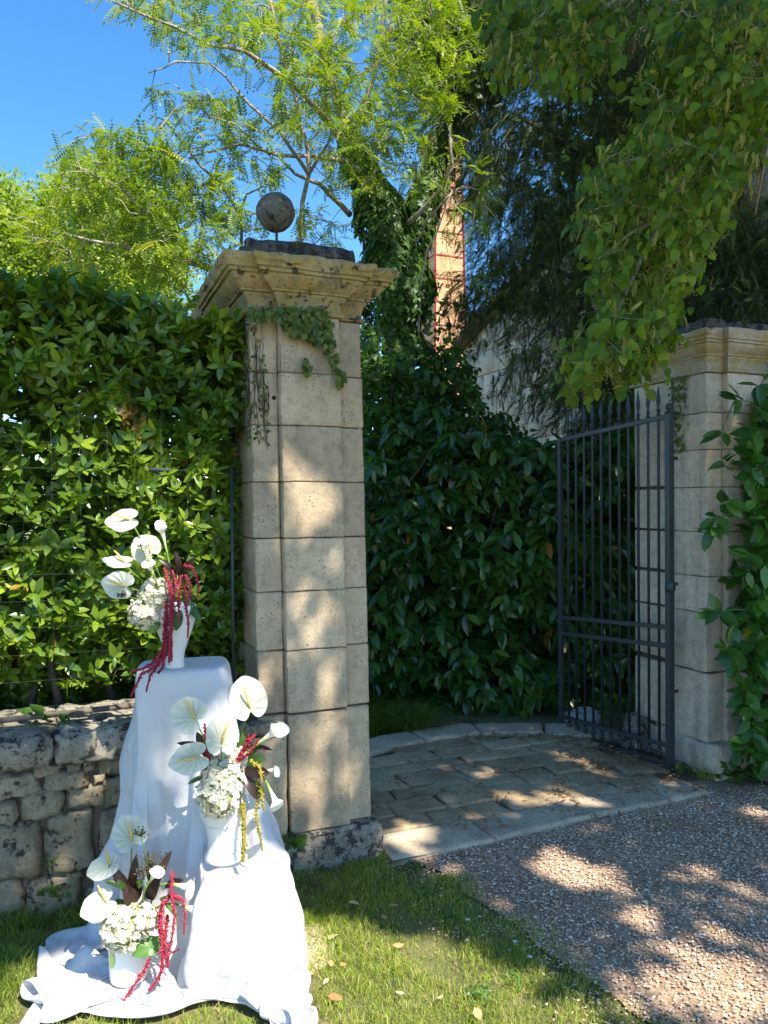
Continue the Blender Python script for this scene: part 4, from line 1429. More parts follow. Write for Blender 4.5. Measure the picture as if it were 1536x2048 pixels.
# ivy on trunk and lower limbs
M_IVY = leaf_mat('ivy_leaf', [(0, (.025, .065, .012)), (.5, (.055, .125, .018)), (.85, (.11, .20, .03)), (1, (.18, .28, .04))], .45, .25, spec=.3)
ivy = thing('ivy', (.32, 6.6, 0), 'dense dark ivy sleeve climbing the robinia trunk and its fork', 'ivy')
ax = [(T(815, 1000, 6.6), .36), (T(810, 850, 6.6), .36), (T(800, 750, 6.6), .36), (T(795, 620, 6.6), .33), (T(785, 520, 6.6), .31), (T(765, 430, 6.65), .30), (T(735, 360, 6.65), .20), (T(705, 300, 6.6), .13), (T(690, 250, 6.6), .08)]
ax2 = [(T(790, 520, 6.65), .26), (T(835, 440, 6.7), .17), (T(865, 340, 6.8), .10), (T(885, 270, 6.9), .06)]
P = []; O = []
for A, n in ((ax, 6800), (ax2, 1300)):
    pts = np.array([a for a, _ in A]); rd = np.array([r for _, r in A]); k = len(A) - 1
    u = RNG.uniform(0, k, n) ** 1.0; i = np.minimum(u.astype(int), k - 1); f_ = (u - i)[:, None]
    c = pts[i] * (1 - f_) + pts[i + 1] * f_; r = rd[i] * (1 - f_[:, 0]) + rd[i + 1] * f_[:, 0]
    a = RNG.uniform(-.4, math.pi + .4, n) + math.pi
    rad = np.stack([np.cos(a), np.sin(a), np.zeros(n)], -1)
    q = c + rad * r[:, None]
    lump = clump(q, 3.2, 5)
    P.append(c + rad * (r * (.82 + .5 * lump + RNG.uniform(-.18, .06, n)))[:, None]); O.append(rad)
P = np.concatenate(P); O = np.concatenate(O)
d = norm(np.array([0, 0, -1.0]) + O * .35 + rnd_unit(len(P)) * .35); nn = O + rnd_unit(len(P)) * .35 + UPV * .45
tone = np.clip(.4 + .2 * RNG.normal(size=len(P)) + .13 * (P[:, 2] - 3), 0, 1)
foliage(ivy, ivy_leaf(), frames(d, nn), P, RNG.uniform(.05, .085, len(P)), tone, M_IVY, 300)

# ---------------------------------------------------------------- yew and the dark trees behind the right pier
M_YEW = leaf_mat('yew_needle', [(0, (.022, .045, .014)), (.5, (.055, .10, .025)), (.9, (.12, .17, .03)), (1, (.20, .25, .05))], .5, .15)
yew = thing('yew_tree', (2.7, 8.2, 0), 'large dark yew with drooping feathery boughs over the house', 'tree')
polys = [([(860, -40), (1560, -40), (1560, 620), (1400, 660), (1290, 740), (1180, 690), (1120, 620), (1020, 560), (970, 430), (950, 330), (880, 150)], 900, (6.6, 9.0)),
         ([(830, -40), (1000, -40), (960, 260), (900, 240), (850, 130)], 90, (6.6, 7.6)),
         ([(930, 560), (1000, 500), (1060, 520), (1000, 640), (945, 650)], 26, (6.6, 7.2)),
         ([(1000, 600), (1160, 620), (1180, 850), (1080, 800)], 22, (6.2, 7.2)),
         ([(1180, 640), (1290, 700), (1300, 860), (1200, 850)], 50, (6.0, 7.2)),
         ([(880, 280), (960, 240), (1000, 420), (930, 480)], 10, (6.8, 8.0)),
         ([(1380, 420), (1700, 380), (1700, 800), (1380, 800)], 300, (5.4, 8.0))]
cs = []
for pl, n, (y0, y1) in polys:
    a = poly_sample(pl, n); cs.append(at_np(a[:, 0], a[:, 1], RNG.uniform(y0, y1, n)))
cs = np.concatenate(cs)
trunk_y = [np.array([2.9, 8.3, 0]), np.array([2.85, 8.3, 2.0]), np.array([2.8, 8.3, 4.5]), np.array([2.6, 8.2, 7.5])]
BRY = [(trunk_y, .28, .12)]
for k in range(16):
    tg = cs[(k * 67) % len(cs)]; z0 = np.clip(tg[2] - .5, 1.6, 6.5)
    a = np.array([2.8, 8.3, z0]); BRY.append(([a, a * .6 + tg * .4 + (0, 0, .25), a * .3 + tg * .7 + (0, 0, .15), tg], .05, .012))
branches(yew, 'bough', BRY, M_TWIG, 7)
nod = np.array([np.array(a) * (1 - f_) + np.array(b) * f_ for pl, _, _ in BRY for a, b in zip(pl, pl[1:]) for f_ in (0, .33, .66)])
twigs(yew, nod, cs, M_TWIG, .006)
k_ = 17
bd = norm(np.array([-.7, -.35, -.35])[None] + RNG.normal(size=(len(cs), 3)) * .55)
u = RNG.uniform(-.25, .75, (len(cs), k_))
P = (cs[:, None, :] + bd[:, None, :] * u[..., None] * .55 + RNG.normal(size=(len(cs), k_, 3)) * .075).reshape(-1, 3)
P[:, 2] -= np.abs(RNG.normal(size=len(P))) * .04
bdr = np.repeat(bd, k_, 0)
d = norm(bdr * .4 + rnd_unit(len(P)) * .45 + np.array([0, 0, -.55])); nn = rnd_unit(len(P)) + np.array([0, -.8, .3])
tone = np.clip(.4 + .25 * RNG.normal(size=len(P)) + .25 * clump(P, 1.0), 0, 1)
V, fs, tn = bake_leaves(needle_spray(), frames(d, nn), P, RNG.uniform(.09, .20, len(P)), tone)
o = link('needles', mesh_np('needles', V, fs, M_YEW, False, tn), yew); o['kind'] = 'stuff'

dk = thing('dark_tree', (4.2, 11.5, 0), 'dark tree standing behind the yew, sky glinting through its crown', 'tree')
n = 330
a = poly_sample([(1060, -60), (1800, -60), (1800, 840), (1180, 840), (1120, 500)], n)
cc = at_np(a[:, 0], a[:, 1], RNG.uniform(10.2, 12.5, n))
P = np.repeat(cc, 60, 0) + rnd_unit(n * 60) * RNG.uniform(.05, .62, n * 60)[:, None]
V, fs, tn = bake_leaves(leaf_base(.3, .05, .1), frames(rnd_unit(len(P)), rnd_unit(len(P)) + UPV), P, RNG.uniform(.10, .2, len(P)), RNG.uniform(0, .8, len(P)))
o = link('crown', mesh_np('crown', V, fs, M_LAUREL, True, tn), dk); o['kind'] = 'stuff'
branches(dk, 'trunk', [([(4.2, 11.5, 0), (4.2, 11.4, 3), (4.0, 11.4, 6), (4.1, 11.3, 8.5)], .3, .1)] + [([(4.1, 11.4, 3 + .5 * k), cc[k * 25] * .5 + np.array([4.1, 11.4, 4 + .3 * k]) * .5, cc[k * 25]], .08, .02) for k in range(9)], M_TWIG)

# ---------------------------------------------------------------- linden: hanging boughs in view, crown overhead
M_LIND = leaf_mat('linden_leaf', [(0, (.06, .12, .015)), (.5, (.14, .23, .02)), (.9, (.25, .32, .025)), (1, (.38, .36, .04))], .5, .45, spec=.3)
M_BRACT = leaf_mat('linden_bract', [(0, (.25, .26, .05)), (1, (.45, .40, .10))], .6, .5, tcol=(1.2, 1.3, .6))
lind = thing('linden_tree', (4.9, -.6, 0), 'big leaved linden hanging its flowering boughs in from the upper right', 'tree')
trunk_l = [np.array([4.9, -.6, 0]), np.array([4.9, -.6, 2.5]), np.array([4.7, -.4, 5.0]), np.array([4.5, -.3, 8.0]), np.array([4.2, -.5, 11.0])]
BL = [(trunk_l, .34, .12),
      ([np.array([4.8, -.5, 3.4]), np.array([4.2, 1.2, 4.6]), at(1700, -250, 3.1), at(1560, 20, 3.2), at(1440, 250, 3.2), at(1330, 420, 3.2), at(1250, 590, 3.15), at(1195, 700, 3.1)], .09, .004),
      ([np.array([4.75, -.45, 4.4]), np.array([3.6, 1.0, 5.6]), at(1420, -330, 2.9), at(1330, -100, 3.0), at(1230, 0, 3.05), at(1130, 90, 3.1)], .08, .005),
      ([at(1560, 20, 3.2), at(1540, 250, 3.3), at(1510, 430, 3.4)], .012, .003),
      ([at(1440, 250, 3.2), at(1330, 300, 3.1), at(1230, 330, 3.0), at(1180, 390, 3.0)], .014, .003),
      ([at(1330, 420, 3.2), at(1260, 470, 3.1), at(1195, 520, 3.0)], .01, .003),
      ([at(1330, -100, 3.0), at(1080, -40, 3.1), at(1000, 60, 3.2)], .015, .004)]
branches(lind, 'bough', BL, M_BARK, 8)
nod = np.array([np.array(a) * (1 - f_) + np.array(b) * f_ for pl, _, _ in BL[1:] for a, b in zip(pl, pl[1:]) for f_ in np.linspace(0, .9, 7)])
lp = [([(985, -40), (1240, -40), (1235, 110), (1140, 160), (1075, 130), (995, 90)], 150), ([(1290, -40), (1560, -40), (1560, 110), (1330, 110)], 110),
      ([(1310, 120), (1400, 80), (1560, 80), (1550, 230), (1490, 360), (1430, 470), (1370, 580), (1350, 650), (1290, 650), (1185, 530), (1172, 430), (1180, 350), (1250, 240)], 430),
      ([(1125, 715), (1165, 680), (1230, 620), (1310, 640), (1345, 690), (1270, 745), (1190, 755), (1140, 745)], 100),
      ([(1185, 560), (1290, 560), (1350, 640), (1310, 700), (1240, 690)], 50)]
tp = []
for pl, n in lp:
    a = poly_sample(pl, n); tp.append(at_np(a[:, 0], a[:, 1], RNG.uniform(2.8, 3.75, n)))
tp = np.concatenate(tp)
cn = clump(tp, 3.0, 1); tp = tp[(cn > -.25) | (RNG.rand(len(tp)) < .35)]
tw_d = norm(np.array([-.45, -.1, -.75])[None] + RNG.normal(size=(len(tp), 3)) * .35)
P = []; D = []
for j in range(8):
    f_ = (j - 3) * .032
    side = norm(np.cross(tw_d, UPV[None])) * (1 if j % 2 else -1)
    P.append(tp + tw_d * f_); D.append(tw_d * .5 + side * .5 + np.array([0, 0, -.65]) + RNG.normal(size=tp.shape) * .28)
P = np.concatenate(P); D = norm(np.concatenate(D))
nn = UPV[None] * .8 + np.array([-.35, -.55, 0]) + RNG.normal(size=P.shape) * .4
foliage(lind, round_leaf(.40, .05, .25), frames(D, nn), P, RNG.uniform(.030, .056, len(P)), np.clip(.42 + .25 * RNG.normal(size=len(P)) + .3 * clump(P, 2.0), 0, 1), M_LIND, 300)
twigs(lind, nod, tp, M_BARK, .0028)
# pale bracts with small flower balls
n = 1700
sel = RNG.choice(len(tp), n); bp = tp[sel] + RNG.normal(size=(n, 3)) * .03
d = norm(np.array([-.1, 0, -1.0]) + RNG.normal(size=(n, 3)) * .35)
V, fs, tn = bake_leaves(leaf_base(.11, .02, .1), frames(d, RNG.normal(size=(n, 3)) + np.array([0, -1, .3])), bp, RNG.uniform(.045, .07, n), RNG.rand(n))
o = link('bracts', mesh_np('bracts', V, fs, M_BRACT, True, tn), lind); o['kind'] = 'stuff'
nf = n * 7
fp = np.repeat(bp + d * .055, 7, 0) + RNG.normal(size=(nf, 3)) * np.array([.012, .012, .010])
oc = np.array([(1, 0, 0), (-1, 0, 0), (0, 1, 0), (0, -1, 0), (0, 0, 1), (0, 0, -1)], float) * .0042
of_ = np.array([(0, 2, 4), (2, 1, 4), (1, 3, 4), (3, 0, 4), (2, 0, 5), (1, 2, 5), (3, 1, 5), (0, 3, 5)])
V = (fp[:, None, :] + oc[None]).reshape(-1, 3); fc = (of_[None] + (np.arange(nf) * 6)[:, None, None]).reshape(-1, 3)
o = link('flower_balls', mesh_np('flower_balls', V, fc, M_BRACT, True, np.repeat(RNG.uniform(.3, 1, nf), 6)), lind); o['kind'] = 'stuff'

# unseen overhead crown, leaves and gaps shaped for shade and sun below
H0 = 8.0


def ground_shadow(p):
    """where the sun throws the shadow of p on the ground"""
    p = np.asarray(p, float)
    return p - SUN * (p[..., 2:3] / SUN[2])


HOLES = []


def hole(px, py, Y, r, k=1.0):
    q = ground_shadow(at(px, py, Y)); HOLES.append((q[0], q[1], r, k))


def hole_g(px, py, r, k=1.0):
    q = gp(px, py); HOLES.append((q[0], q[1], r, k))


# sunlit lawn, cloth foot, hedge middle
for a in [(560, 1960, .25), (480, 2040, .3), (640, 1890, .12), (740, 1930, .17), (860, 1900, .10), (840, 1990, .20), (960, 2030, .2), (700, 2030, .25), (600, 1920, .2), (760, 1980, .22), (900, 1960, .14), (1020, 1985, .10), (1080, 2060, .16), (20, 2000, .1), (280, 2060, .3), (100, 2040, .25), (120, 1940, .10), (580, 1840, .07), (840, 1858, .05)]: hole_g(*a)
for a in [(560, 1800, 2.38, .10), (470, 1740, 2.45, .12), (480, 1860, 2.36, .16), (250, 1870, 2.38, .12), (250, 1960, 2.4, .2), (390, 1880, 2.4, .14),
          (100, 980, 2.9, .22), (60, 1080, 2.9, .26), (200, 1060, 2.95, .28), (330, 960, 3.0, .18), (400, 930, 3.0, .13), (170, 1180, 2.9, .26), (40, 1200, 2.9, .2), (300, 1120, 2.9, .22), (410, 860, 3.05, .05), (340, 800, 3.0, .05), (360, 1020, 3.0, .13), (90, 900, 2.9, .06),
          (230, 860, 2.95, .05), (130, 1330, 2.8, .06), (60, 1290, 2.8, .07), (380, 1290, 2.9, .03), (455, 1230, 3.1, .03), (240, 1040, 2.7, .09), (285, 1200, 2.62, .12), (240, 1150, 2.6, .06), (440, 1420, 2.5, .12), (490, 1370, 2.5, .07), (440, 1580, 2.5, .13), (510, 1560, 2.5, .08),
          (90, 1640, 2.85, .04), (140, 1720, 2.85, .05), (180, 1560, 2.85, .03), (100, 1790, 2.85, .05), (400, 1350, 2.7, .045), (200, 1480, 2.75, .03),
          # pier
          (650, 668, 3.25, .035), (600, 755, 3.25, .025), (640, 800, 3.25, .03), (575, 790, 3.2, .02), (590, 880, 3.2, .025), (670, 890, 3.3, .025), (590, 940, 3.2, .05), (640, 990, 3.25, .07), (600, 1000, 3.2, .04), (640, 1040, 3.25, .06), (560, 1000, 3.2, .035),
          (630, 1110, 3.25, .035), (545, 1100, 3.15, .03), (615, 1150, 3.25, .05), (710, 1020, 3.3, .03), (600, 1220, 3.2, .03), (660, 1240, 3.25, .025), (640, 1270, 3.25, .06), (590, 1280, 3.2, .05), (530, 1350, 3.15, .035), (540, 1400, 3.15, .045), (650, 1340, 3.25, .03), (655, 1400, 3.25, .04), (665, 1440, 3.25, .05), (615, 1530, 3.2, .06), (540, 1600, 3.15, .07), (700, 1500, 3.3, .05), (700, 1600, 3.3, .04), (650, 1620, 3.25, .04), (600, 1660, 3.2, .05)]: hole(*a)
# flecks on paving and drive
for a in [(800, 1690, .11), (830, 1660, .06), (1050, 1610, .09), (960, 1620, .06), (1190, 1600, .12), (1110, 1600, .07), (1240, 1590, .08), (1340, 1560, .06), (1330, 1600, .07), (1500, 1620, .09), (1440, 1680, .05), (930, 1530, .06), (980, 1532, .06), (870, 1535, .04), (1105, 1508, .06), (1030, 1500, .05), (1140, 1535, .07), (1200, 1550, .09), (1130, 1580, .05), (1190, 1510, .03),
          (1120, 1730, .10), (1170, 1755, .10), (1090, 1715, .05), (1370, 1755, .07), (1430, 1740, .05), (1480, 1780, .06), (1270, 1780, .03), (1300, 1840, .07), (1390, 1850, .06), (1250, 1805, .05), (1330, 1900, .08), (1290, 1960, .09), (1420, 1930, .09), (1500, 1880, .08), (1380, 2010, .12), (1500, 2000, .12), (1240, 2030, .07), (1180, 1900, .03), (1460, 1690, .04), (890, 1730, .04), (940, 1760, .03), (1010, 1800, .03)]: hole_g(*a)
HOLES_A = np.array(HOLES)
NL = 105000
gxy = np.stack([RNG.uniform(-5.5, 4.6, NL), RNG.uniform(1.55, 12.0, NL)], -1)
dens_m = np.ones(NL)
# edge of the crown: the far left back stays in the sun
edge = np.interp(gxy[:, 1], [-2, 3.6, 4.2, 5.2, 6.4, 7.5, 13], [-9, -9, -9, -3.4, -1.7, -1.1, .6])
dens_m *= 1 / (1 + np.exp(-(gxy[:, 0] - edge) / .12))
dens_m *= np.where((gxy[:, 1] < 6) & (gxy[:, 0] > 3.3), 0, 1)
dens_m *= np.where(gxy[:, 1] < 2.05, np.clip((gxy[:, 0] - .45) / .5, 0, 1), 1)
hz_ = RNG.uniform(H0 - 1.6, H0 + 1.6, NL)
rj = .012
dens_m *= np.where(gxy[:, 0] > .3, .72, 1)
RS = 1.2
for hx, hy, r, k in HOLES_A:
    if -1.35 < hx < -.55 and 3.35 < hy < 4.4: r = r * 1.25
    dd = np.hypot(gxy[:, 0] - hx, (gxy[:, 1] - hy) * .85)
    dens_m *= 1 - k / (1 + np.exp((dd - (r * RS + .005)) / .02))
keep = RNG.rand(NL) < dens_m
gxy, hz_ = gxy[keep], hz_[keep]
P = np.c_[gxy, np.zeros(len(gxy))] + SUN * (hz_ / SUN[2])[:, None]
V, fs, tn = bake_leaves(round_leaf(.44, .04, .22), frames(rnd_unit(len(P)) + np.array([0, 0, -.4]), SUN + rnd_unit(len(P)) * .45), P, RNG.uniform(.09, .13, len(P)), np.clip(.45 + .2 * RNG.normal(size=len(P)), 0, 1))
o = link('crown', mesh_np('crown', V, fs, M_LIND, True, tn), lind); o['kind'] = 'stuff'
print('crown leaves', len(P))
sk = P[RNG.choice(len(P), 160, False)]
BLn = [(([np.array([4.5, -.3, 7.0 + .25 * k])] + [np.array([4.5, -.3, 7.0 + .25 * k]) * .5 + P[k * 997 % len(P)] * .5 + np.array([0, 0, .5])] + [P[k * 997 % len(P)]]), .07, .02) for k in range(14)]
branches(lind, 'bough', BLn, M_BARK, 6)

# ================================================================== CLOTH
def drape(h=0.0185, W=1.92, D=1.70, cx=-.72, cy=2.72, offx=.0, offy=-.49, steps=420, rot=0.12, seed=3):
    rng=np.random.RandomState(seed)
    nx=int(W/h)+1; ny=int(D/h)+1
    gx,gy=np.meshgrid(np.linspace(-W/2,W/2,nx)+offx, np.linspace(-D/2,D/2,ny)+offy)
    c,s=np.cos(rot),np.sin(rot)
    P=np.stack([cx+gx*c-gy*s, cy+gx*s+gy*c, np.full_like(gx,.965)],-1)
    P[...,2]+=.012*np.sin(gx*9+1)*np.cos(gy*7)+rng.rand(ny,nx)*.004
    V=np.zeros_like(P)
    # boxes: centre x,y, half, height, rot
    boxes=[(-.715,2.735,.155,.125,.93,.25),(-.465,2.475,.135,.14,.345,.25)]
    u=np.array([.926,.377]); wn=np.array([-.377,.926]); w0=np.array([-.508,3.13])
    cur=[0]
    def collide(P,Q):
        m=P[...,2]<.012
        P[...,2][m]=.012
        fr=m[...,None]&np.array([True,True,False])
        P[:]=np.where(fr, Q+(P-Q)*(.9 if cur[0]<260 else .3), P)
        r=.012
        for bx,by,hx,hy,H,a in boxes:
            ca,sa=np.cos(a),np.sin(a)
            dx=P[...,0]-bx; dy=P[...,1]-by
            lx=dx*ca+dy*sa; ly=-dx*sa+dy*ca
            px=hx+r-np.abs(lx); py=hy+r-np.abs(ly); pz=H+r-P[...,2]
            ins=(px>0)&(py>0)&(pz>0)
            top=ins&((Q[...,2]>=H+r-.004)|(pz<=np.minimum(px,py)*.5))
            P[...,2]=np.where(top,H+r,P[...,2])
            sx=ins&~top&(px<py); sy=ins&~top&~(px<py)
            lx=np.where(sx,np.sign(lx)*(hx+r),lx); ly=np.where(sy,np.sign(ly)*(hy+r),ly)
            ch=sx|sy
            P[...,0]=np.where(ch,bx+lx*ca-ly*sa,P[...,0]); P[...,1]=np.where(ch,by+lx*sa+ly*ca,P[...,1])
            P[:]=np.where(top[...,None]&np.array([True,True,False]), Q+(P-Q)*.1, P)
        # wall with coping
        d=(P[...,0]-w0[0])*wn[0]+(P[...,1]-w0[1])*wn[1]
        lim=np.where((P[...,2]>.55)&(P[...,2]<.80),-.09,-.04)
        pen=(d-lim); m=(pen>0)&(P[...,2]<.80)
        up=m&(P[...,2]>.70)&(pen>(.80-P[...,2]))
        P[...,2]=np.where(up,.80,P[...,2]); m&=~up
        P[...,0]-=np.where(m,pen*wn[0],0); P[...,1]-=np.where(m,pen*wn[1],0)
    poly=np.array([(-1.17,2.75),(-1.13,2.43),(-1.05,2.2),(-.85,2.16),(-.64,2.25),(-.566,2.37),(-.42,2.30),(-.26,2.15),(-.225,2.20),(-.30,2.42),(-.29,2.70),(-.50,2.93),(-1.08,2.86)])
    def contain(P,k):
        x,y,z=P[...,0],P[...,1],P[...,2]
        best=np.full(x.shape,1e9); bx=x.copy(); by=y.copy(); inside=np.zeros(x.shape,bool)
        n=len(poly)
        for i in range(n):
            x0,y0=poly[i];x1,y1=poly[(i+1)%n]
            t=np.clip(((x-x0)*(x1-x0)+(y-y0)*(y1-y0))/((x1-x0)**2+(y1-y0)**2),0,1)
            qx=x0+t*(x1-x0);qy=y0+t*(y1-y0);dd=(qx-x)**2+(qy-y)**2
            m=dd<best;best=np.where(m,dd,best);bx=np.where(m,qx,bx);by=np.where(m,qy,by)
            cr=((y0>y)!=(y1>y))&(x<(x1-x0)*(y-y0)/(y1-y0+1e-12)+x0); inside^=cr
        o=~inside
        P[...,0]=np.where(o,x+(bx-x)*k,x);P[...,1]=np.where(o,y+(by-y)*k,y)
        xl=-1.16+.30*z; P[...,0]=np.where(P[...,0]<xl,P[...,0]+(xl-P[...,0])*k,P[...,0])
        xr=np.where(z>.38,-.36-(z-.38)*.36,9); P[...,0]=np.where(P[...,0]>xr,P[...,0]+(xr-P[...,0])*k,P[...,0])
    def con(P,a,b,L,k):
        A=P[a];B=P[b]; d=B-A; l=np.sqrt((d*d).sum(-1,keepdims=True))+1e-9
        q=d*((l-L)/l*.5*k)
        P[a]=A+q; P[b]=B-q
    def conmin(P,a,b,L,k):
        A=P[a];B=P[b]; d=B-A; l=np.sqrt((d*d).sum(-1,keepdims=True))+1e-9
        q=d*(np.minimum(l-L,0)/l*.5*k)
        P[a]=A+q; P[b]=B-q
    S=slice
    def pairs(di,dj):
        out=[]
        n_i,n_j=ny-abs(di),nx-abs(dj)
        ax=0 if di else 1
        per=2*max(abs(di),abs(dj))
        stp=max(abs(di),abs(dj))
        for o in range(per):
            if (o//stp)%2: continue
            # rows starting at o step per
        return out
    structural=[]
    for o in (0,1):
        na=(ny-1-o+1)//2
        structural.append(((S(o,o+2*na,2),S(None)),(S(o+1,o+1+2*na,2),S(None))))
        nb=(nx-1-o+1)//2
        structural.append(((S(None),S(o,o+2*nb,2)),(S(None),S(o+1,o+1+2*nb,2))))
    shear=[]
    for o in (0,1):
        na=(ny-1-o+1)//2
        shear.append(((S(o,o+2*na,2),S(0,nx-1)),(S(o+1,o+1+2*na,2),S(1,nx))))
        shear.append(((S(o,o+2*na,2),S(1,nx)),(S(o+1,o+1+2*na,2),S(0,nx-1))))
    def strided(axis,k):
        res=[]
        n=(ny if axis==0 else nx)
        for o in range(2*k):
            idx=np.arange(o,n-k,2*k)
            if len(idx)==0: continue
            if axis==0: res.append(((idx,S(None)),(idx+k,S(None))))
            else: res.append(((S(None),idx),(S(None),idx+k)))
        return res
    b2=strided(0,2)+strided(1,2); b5=strided(0,5)+strided(1,5)
    PRESS=[(-.50,2.47,.357,.085),(-.80,2.41,.014,.09)]
    dt=.018
    for st in range(steps):
        Q=P.copy();cur[0]=st
        V[...,2]-=9.8*dt
        if st>30:
            m=(P[...,2]>.36)&(P[...,2]<.9)&(P[...,0]>-.70)&(P[...,0]<-.33)&(P[...,1]<2.62)
            V[...,1]+=np.where(m,7.0*dt,0)
        V*=.985 if st<steps*.7 else .93
        P=P+V*dt
        for it in range(7):
            for a,b in structural: con(P,a,b,h,1)
            for a,b in shear: con(P,a,b,h*2**.5,.35)
            if it%2==0:
                for a,b in b2: conmin(P,a,b,2*h*.985,.7)
                for a,b in b5: conmin(P,a,b,5*h*.9,.35)
            if st>60:
                for vx,vy,vz,vr in PRESS:
                    m=((P[...,0]-vx)**2+(P[...,1]-vy)**2<vr*vr)&(P[...,2]>vz)&(P[...,2]<vz+.25)
                    P[...,2]=np.where(m,P[...,2]+(vz-P[...,2])*.3,P[...,2])
            collide(P,Q)
        if st>20: contain(P,min(.12,(st-20)*.001))
        V=(P-Q)/dt
        sp=np.linalg.norm(V,axis=-1,keepdims=True); V*=np.minimum(1,3/np.maximum(sp,1e-6))
    return P

CP_ = drape()
ny_, nx_ = CP_.shape[:2]
for it in range(2):
    s_ = CP_.copy(); s_[1:-1, 1:-1] = CP_[1:-1, 1:-1] * .6 + .1 * (CP_[:-2, 1:-1] + CP_[2:, 1:-1] + CP_[1:-1, :-2] + CP_[1:-1, 2:]); CP_ = s_
_gx = np.gradient(CP_, axis=1); _gy = np.gradient(CP_, axis=0); _n = norm(np.cross(_gx, _gy))
_am = np.clip((CP_[..., 2] - .03) / .12, 0, 1) * np.clip((.92 - CP_[..., 2]) / .25, 0, 1)
_fd = np.array([1.3 * (.32 - abs(noise.noise(Vector((a * 11 + 3, b * 11, c_ * 1.1)))) * 1.8) + .5 * noise.noise(Vector((a * 40, b * 40, c_ * 3.5))) for a, b, c_ in CP_.reshape(-1, 3)]).reshape(ny_, nx_)
_fe = np.array([[(.30 - 1.6 * abs(noise.noise(Vector((j_ * .13, i_ * .018, 2.0))))) + .35 * noise.noise(Vector((j_ * .4, i_ * .06, 5.0))) for j_ in range(nx_)] for i_ in range(ny_)])
_am2 = np.clip((CP_[..., 2] - .03) / .12, 0, 1) * np.clip((.90 - CP_[..., 2]) / .35, 0, 1)
if (_n[..., 2].sum() < 0): _n = -_n
CP_ = CP_ + _n * (_am * _fd * .014 + _am2 * np.clip(_fe, -.3, .35) * .055)[..., None]
idx = np.arange(ny_ * nx_).reshape(ny_, nx_)
fq = np.stack([idx[:-1, :-1], idx[:-1, 1:], idx[1:, 1:], idx[1:, :-1]], -1).reshape(-1, 4)
m, t, p, out = newmat('white_cotton')
wv = nd(t, 'ShaderNodeTexNoise'); wv.inputs['Scale'].default_value = 900
t.links.new(nd(t, 'ShaderNodeNewGeometry').outputs['Position'], wv.inputs['Vector'])
p.inputs['Base Color'].default_value = (.74, .74, .75, 1); p.inputs['Roughness'].default_value = .8
p.inputs['Specular IOR Level'].default_value = .2
p.inputs['Sheen Weight'].default_value = .15
cr = noise_n(t, 16, 6, .6, None, .8)
n1 = bump(t, cr, .5, .014, p)
bump(t, wv.outputs['Fac'], .15, .0006, p, n1)
tr = nd(t, 'ShaderNodeBsdfTranslucent'); tr.inputs[0].default_value = (.75, .76, .78, 1)
mx = nd(t, 'ShaderNodeMixShader'); mx.inputs[0].default_value = .18
t.links.new(p.outputs[0], mx.inputs[1]); t.links.new(tr.outputs[0], mx.inputs[2]); t.links.new(mx.outputs[0], out.inputs[0])
M_CLOTH = m
o = link('draped_cloth', mesh_np('draped_cloth', CP_.reshape(-1, 3), fq, M_CLOTH))
s = o.modifiers.new('smooth', 'SUBSURF'); s.levels = 2; s.render_levels = 2
tag(o, 'white cotton cloth draped over a tall and a low stand and pooling on the grass', 'cloth')


def cloth_z(x, y):
    d = (CP_[..., 0] - x) ** 2 + (CP_[..., 1] - y) ** 2
    m_ = d < .035 ** 2
    return float(CP_[..., 2][m_].max()) if m_.any() else 0.0


# ================================================================== VASES
m, t, p, out = newmat('white_ceramic')
p.inputs['Base Color'].default_value = (.78, .77, .74, 1); p.inputs['Roughness'].default_value = .35
n = noise_n(t, 20, 4)
bump(t, n, .12, .004, p)
M_CER = m


def mm(r, g, b, rough=.5): return plain('paint', (r, g, b), rough, 0, 30, .2, 0)


def vase(name, c, prof, label, rings=()):
    v = thing(name, c, label, 'vase')
    prof = [(0.0, .004)] + prof
    pin = [(r - .005, z) for r, z in prof[::-1] if r > .006 and z > .01]
    mb = MB(); mb.lathe(prof + [(prof[-1][0] - .002, prof[-1][1] + .002)] + pin, c, 48)
    b = mb.build('vase_body', M_CER, v)
    for r, z in rings:
        mb = MB(); pts = [Vector(c) + Vector((r * math.cos(a), r * math.sin(a), z)) for a in np.linspace(0, 2 * math.pi, 41)]
        mb.tube(pts, .0014, 5, False); mb.build('ridge', M_CER, v)
    return v


ct = at(350, 1340, 2.66); ct[2] = .942 + .002
cm = np.array([-.502, 2.47, .359]); cl_ = np.array([-.800, 2.41, .018])
cm = at(449, 1738, 2.46); cm[2] = max(.359, cloth_z(cm[0], cm[1]) + .001)
cl_ = at(258, 1975, 2.41); cl_[2] = max(.014, cloth_z(cl_[0], cl_[1]) + .001)
print('vases', ct, cm, cl_, proj(ct), proj(cm), proj(cl_))
vase('tall_vase', ct, [(.032, 0), (.034, .004), (.030, .02), (.033, .05), (.045, .09), (.060, .13), (.071, .17), (.074, .20), (.073, .215)], 'white flared vase standing on the tall draped stand')
vase('waisted_vase', cm, [(.056, 0), (.062, .004), (.063, .012), (.054, .030), (.052, .06), (.055, .09), (.062, .115), (.072, .138), (.078, .160), (.078, .185), (.072, .205), (.060, .222)], 'white waisted vase with ridged shoulder on the low draped stand', [(.0635, .118), (.067, .124), (.0785, .165), (.079, .17)])
v3 = vase('cylinder_vase', cl_, [(.052, 0), (.056, .004), (.058, .02), (.060, .08), (.061, .14), (.061, .165)], 'off-white round vase with a green leaf motif on the cloth by the grass')
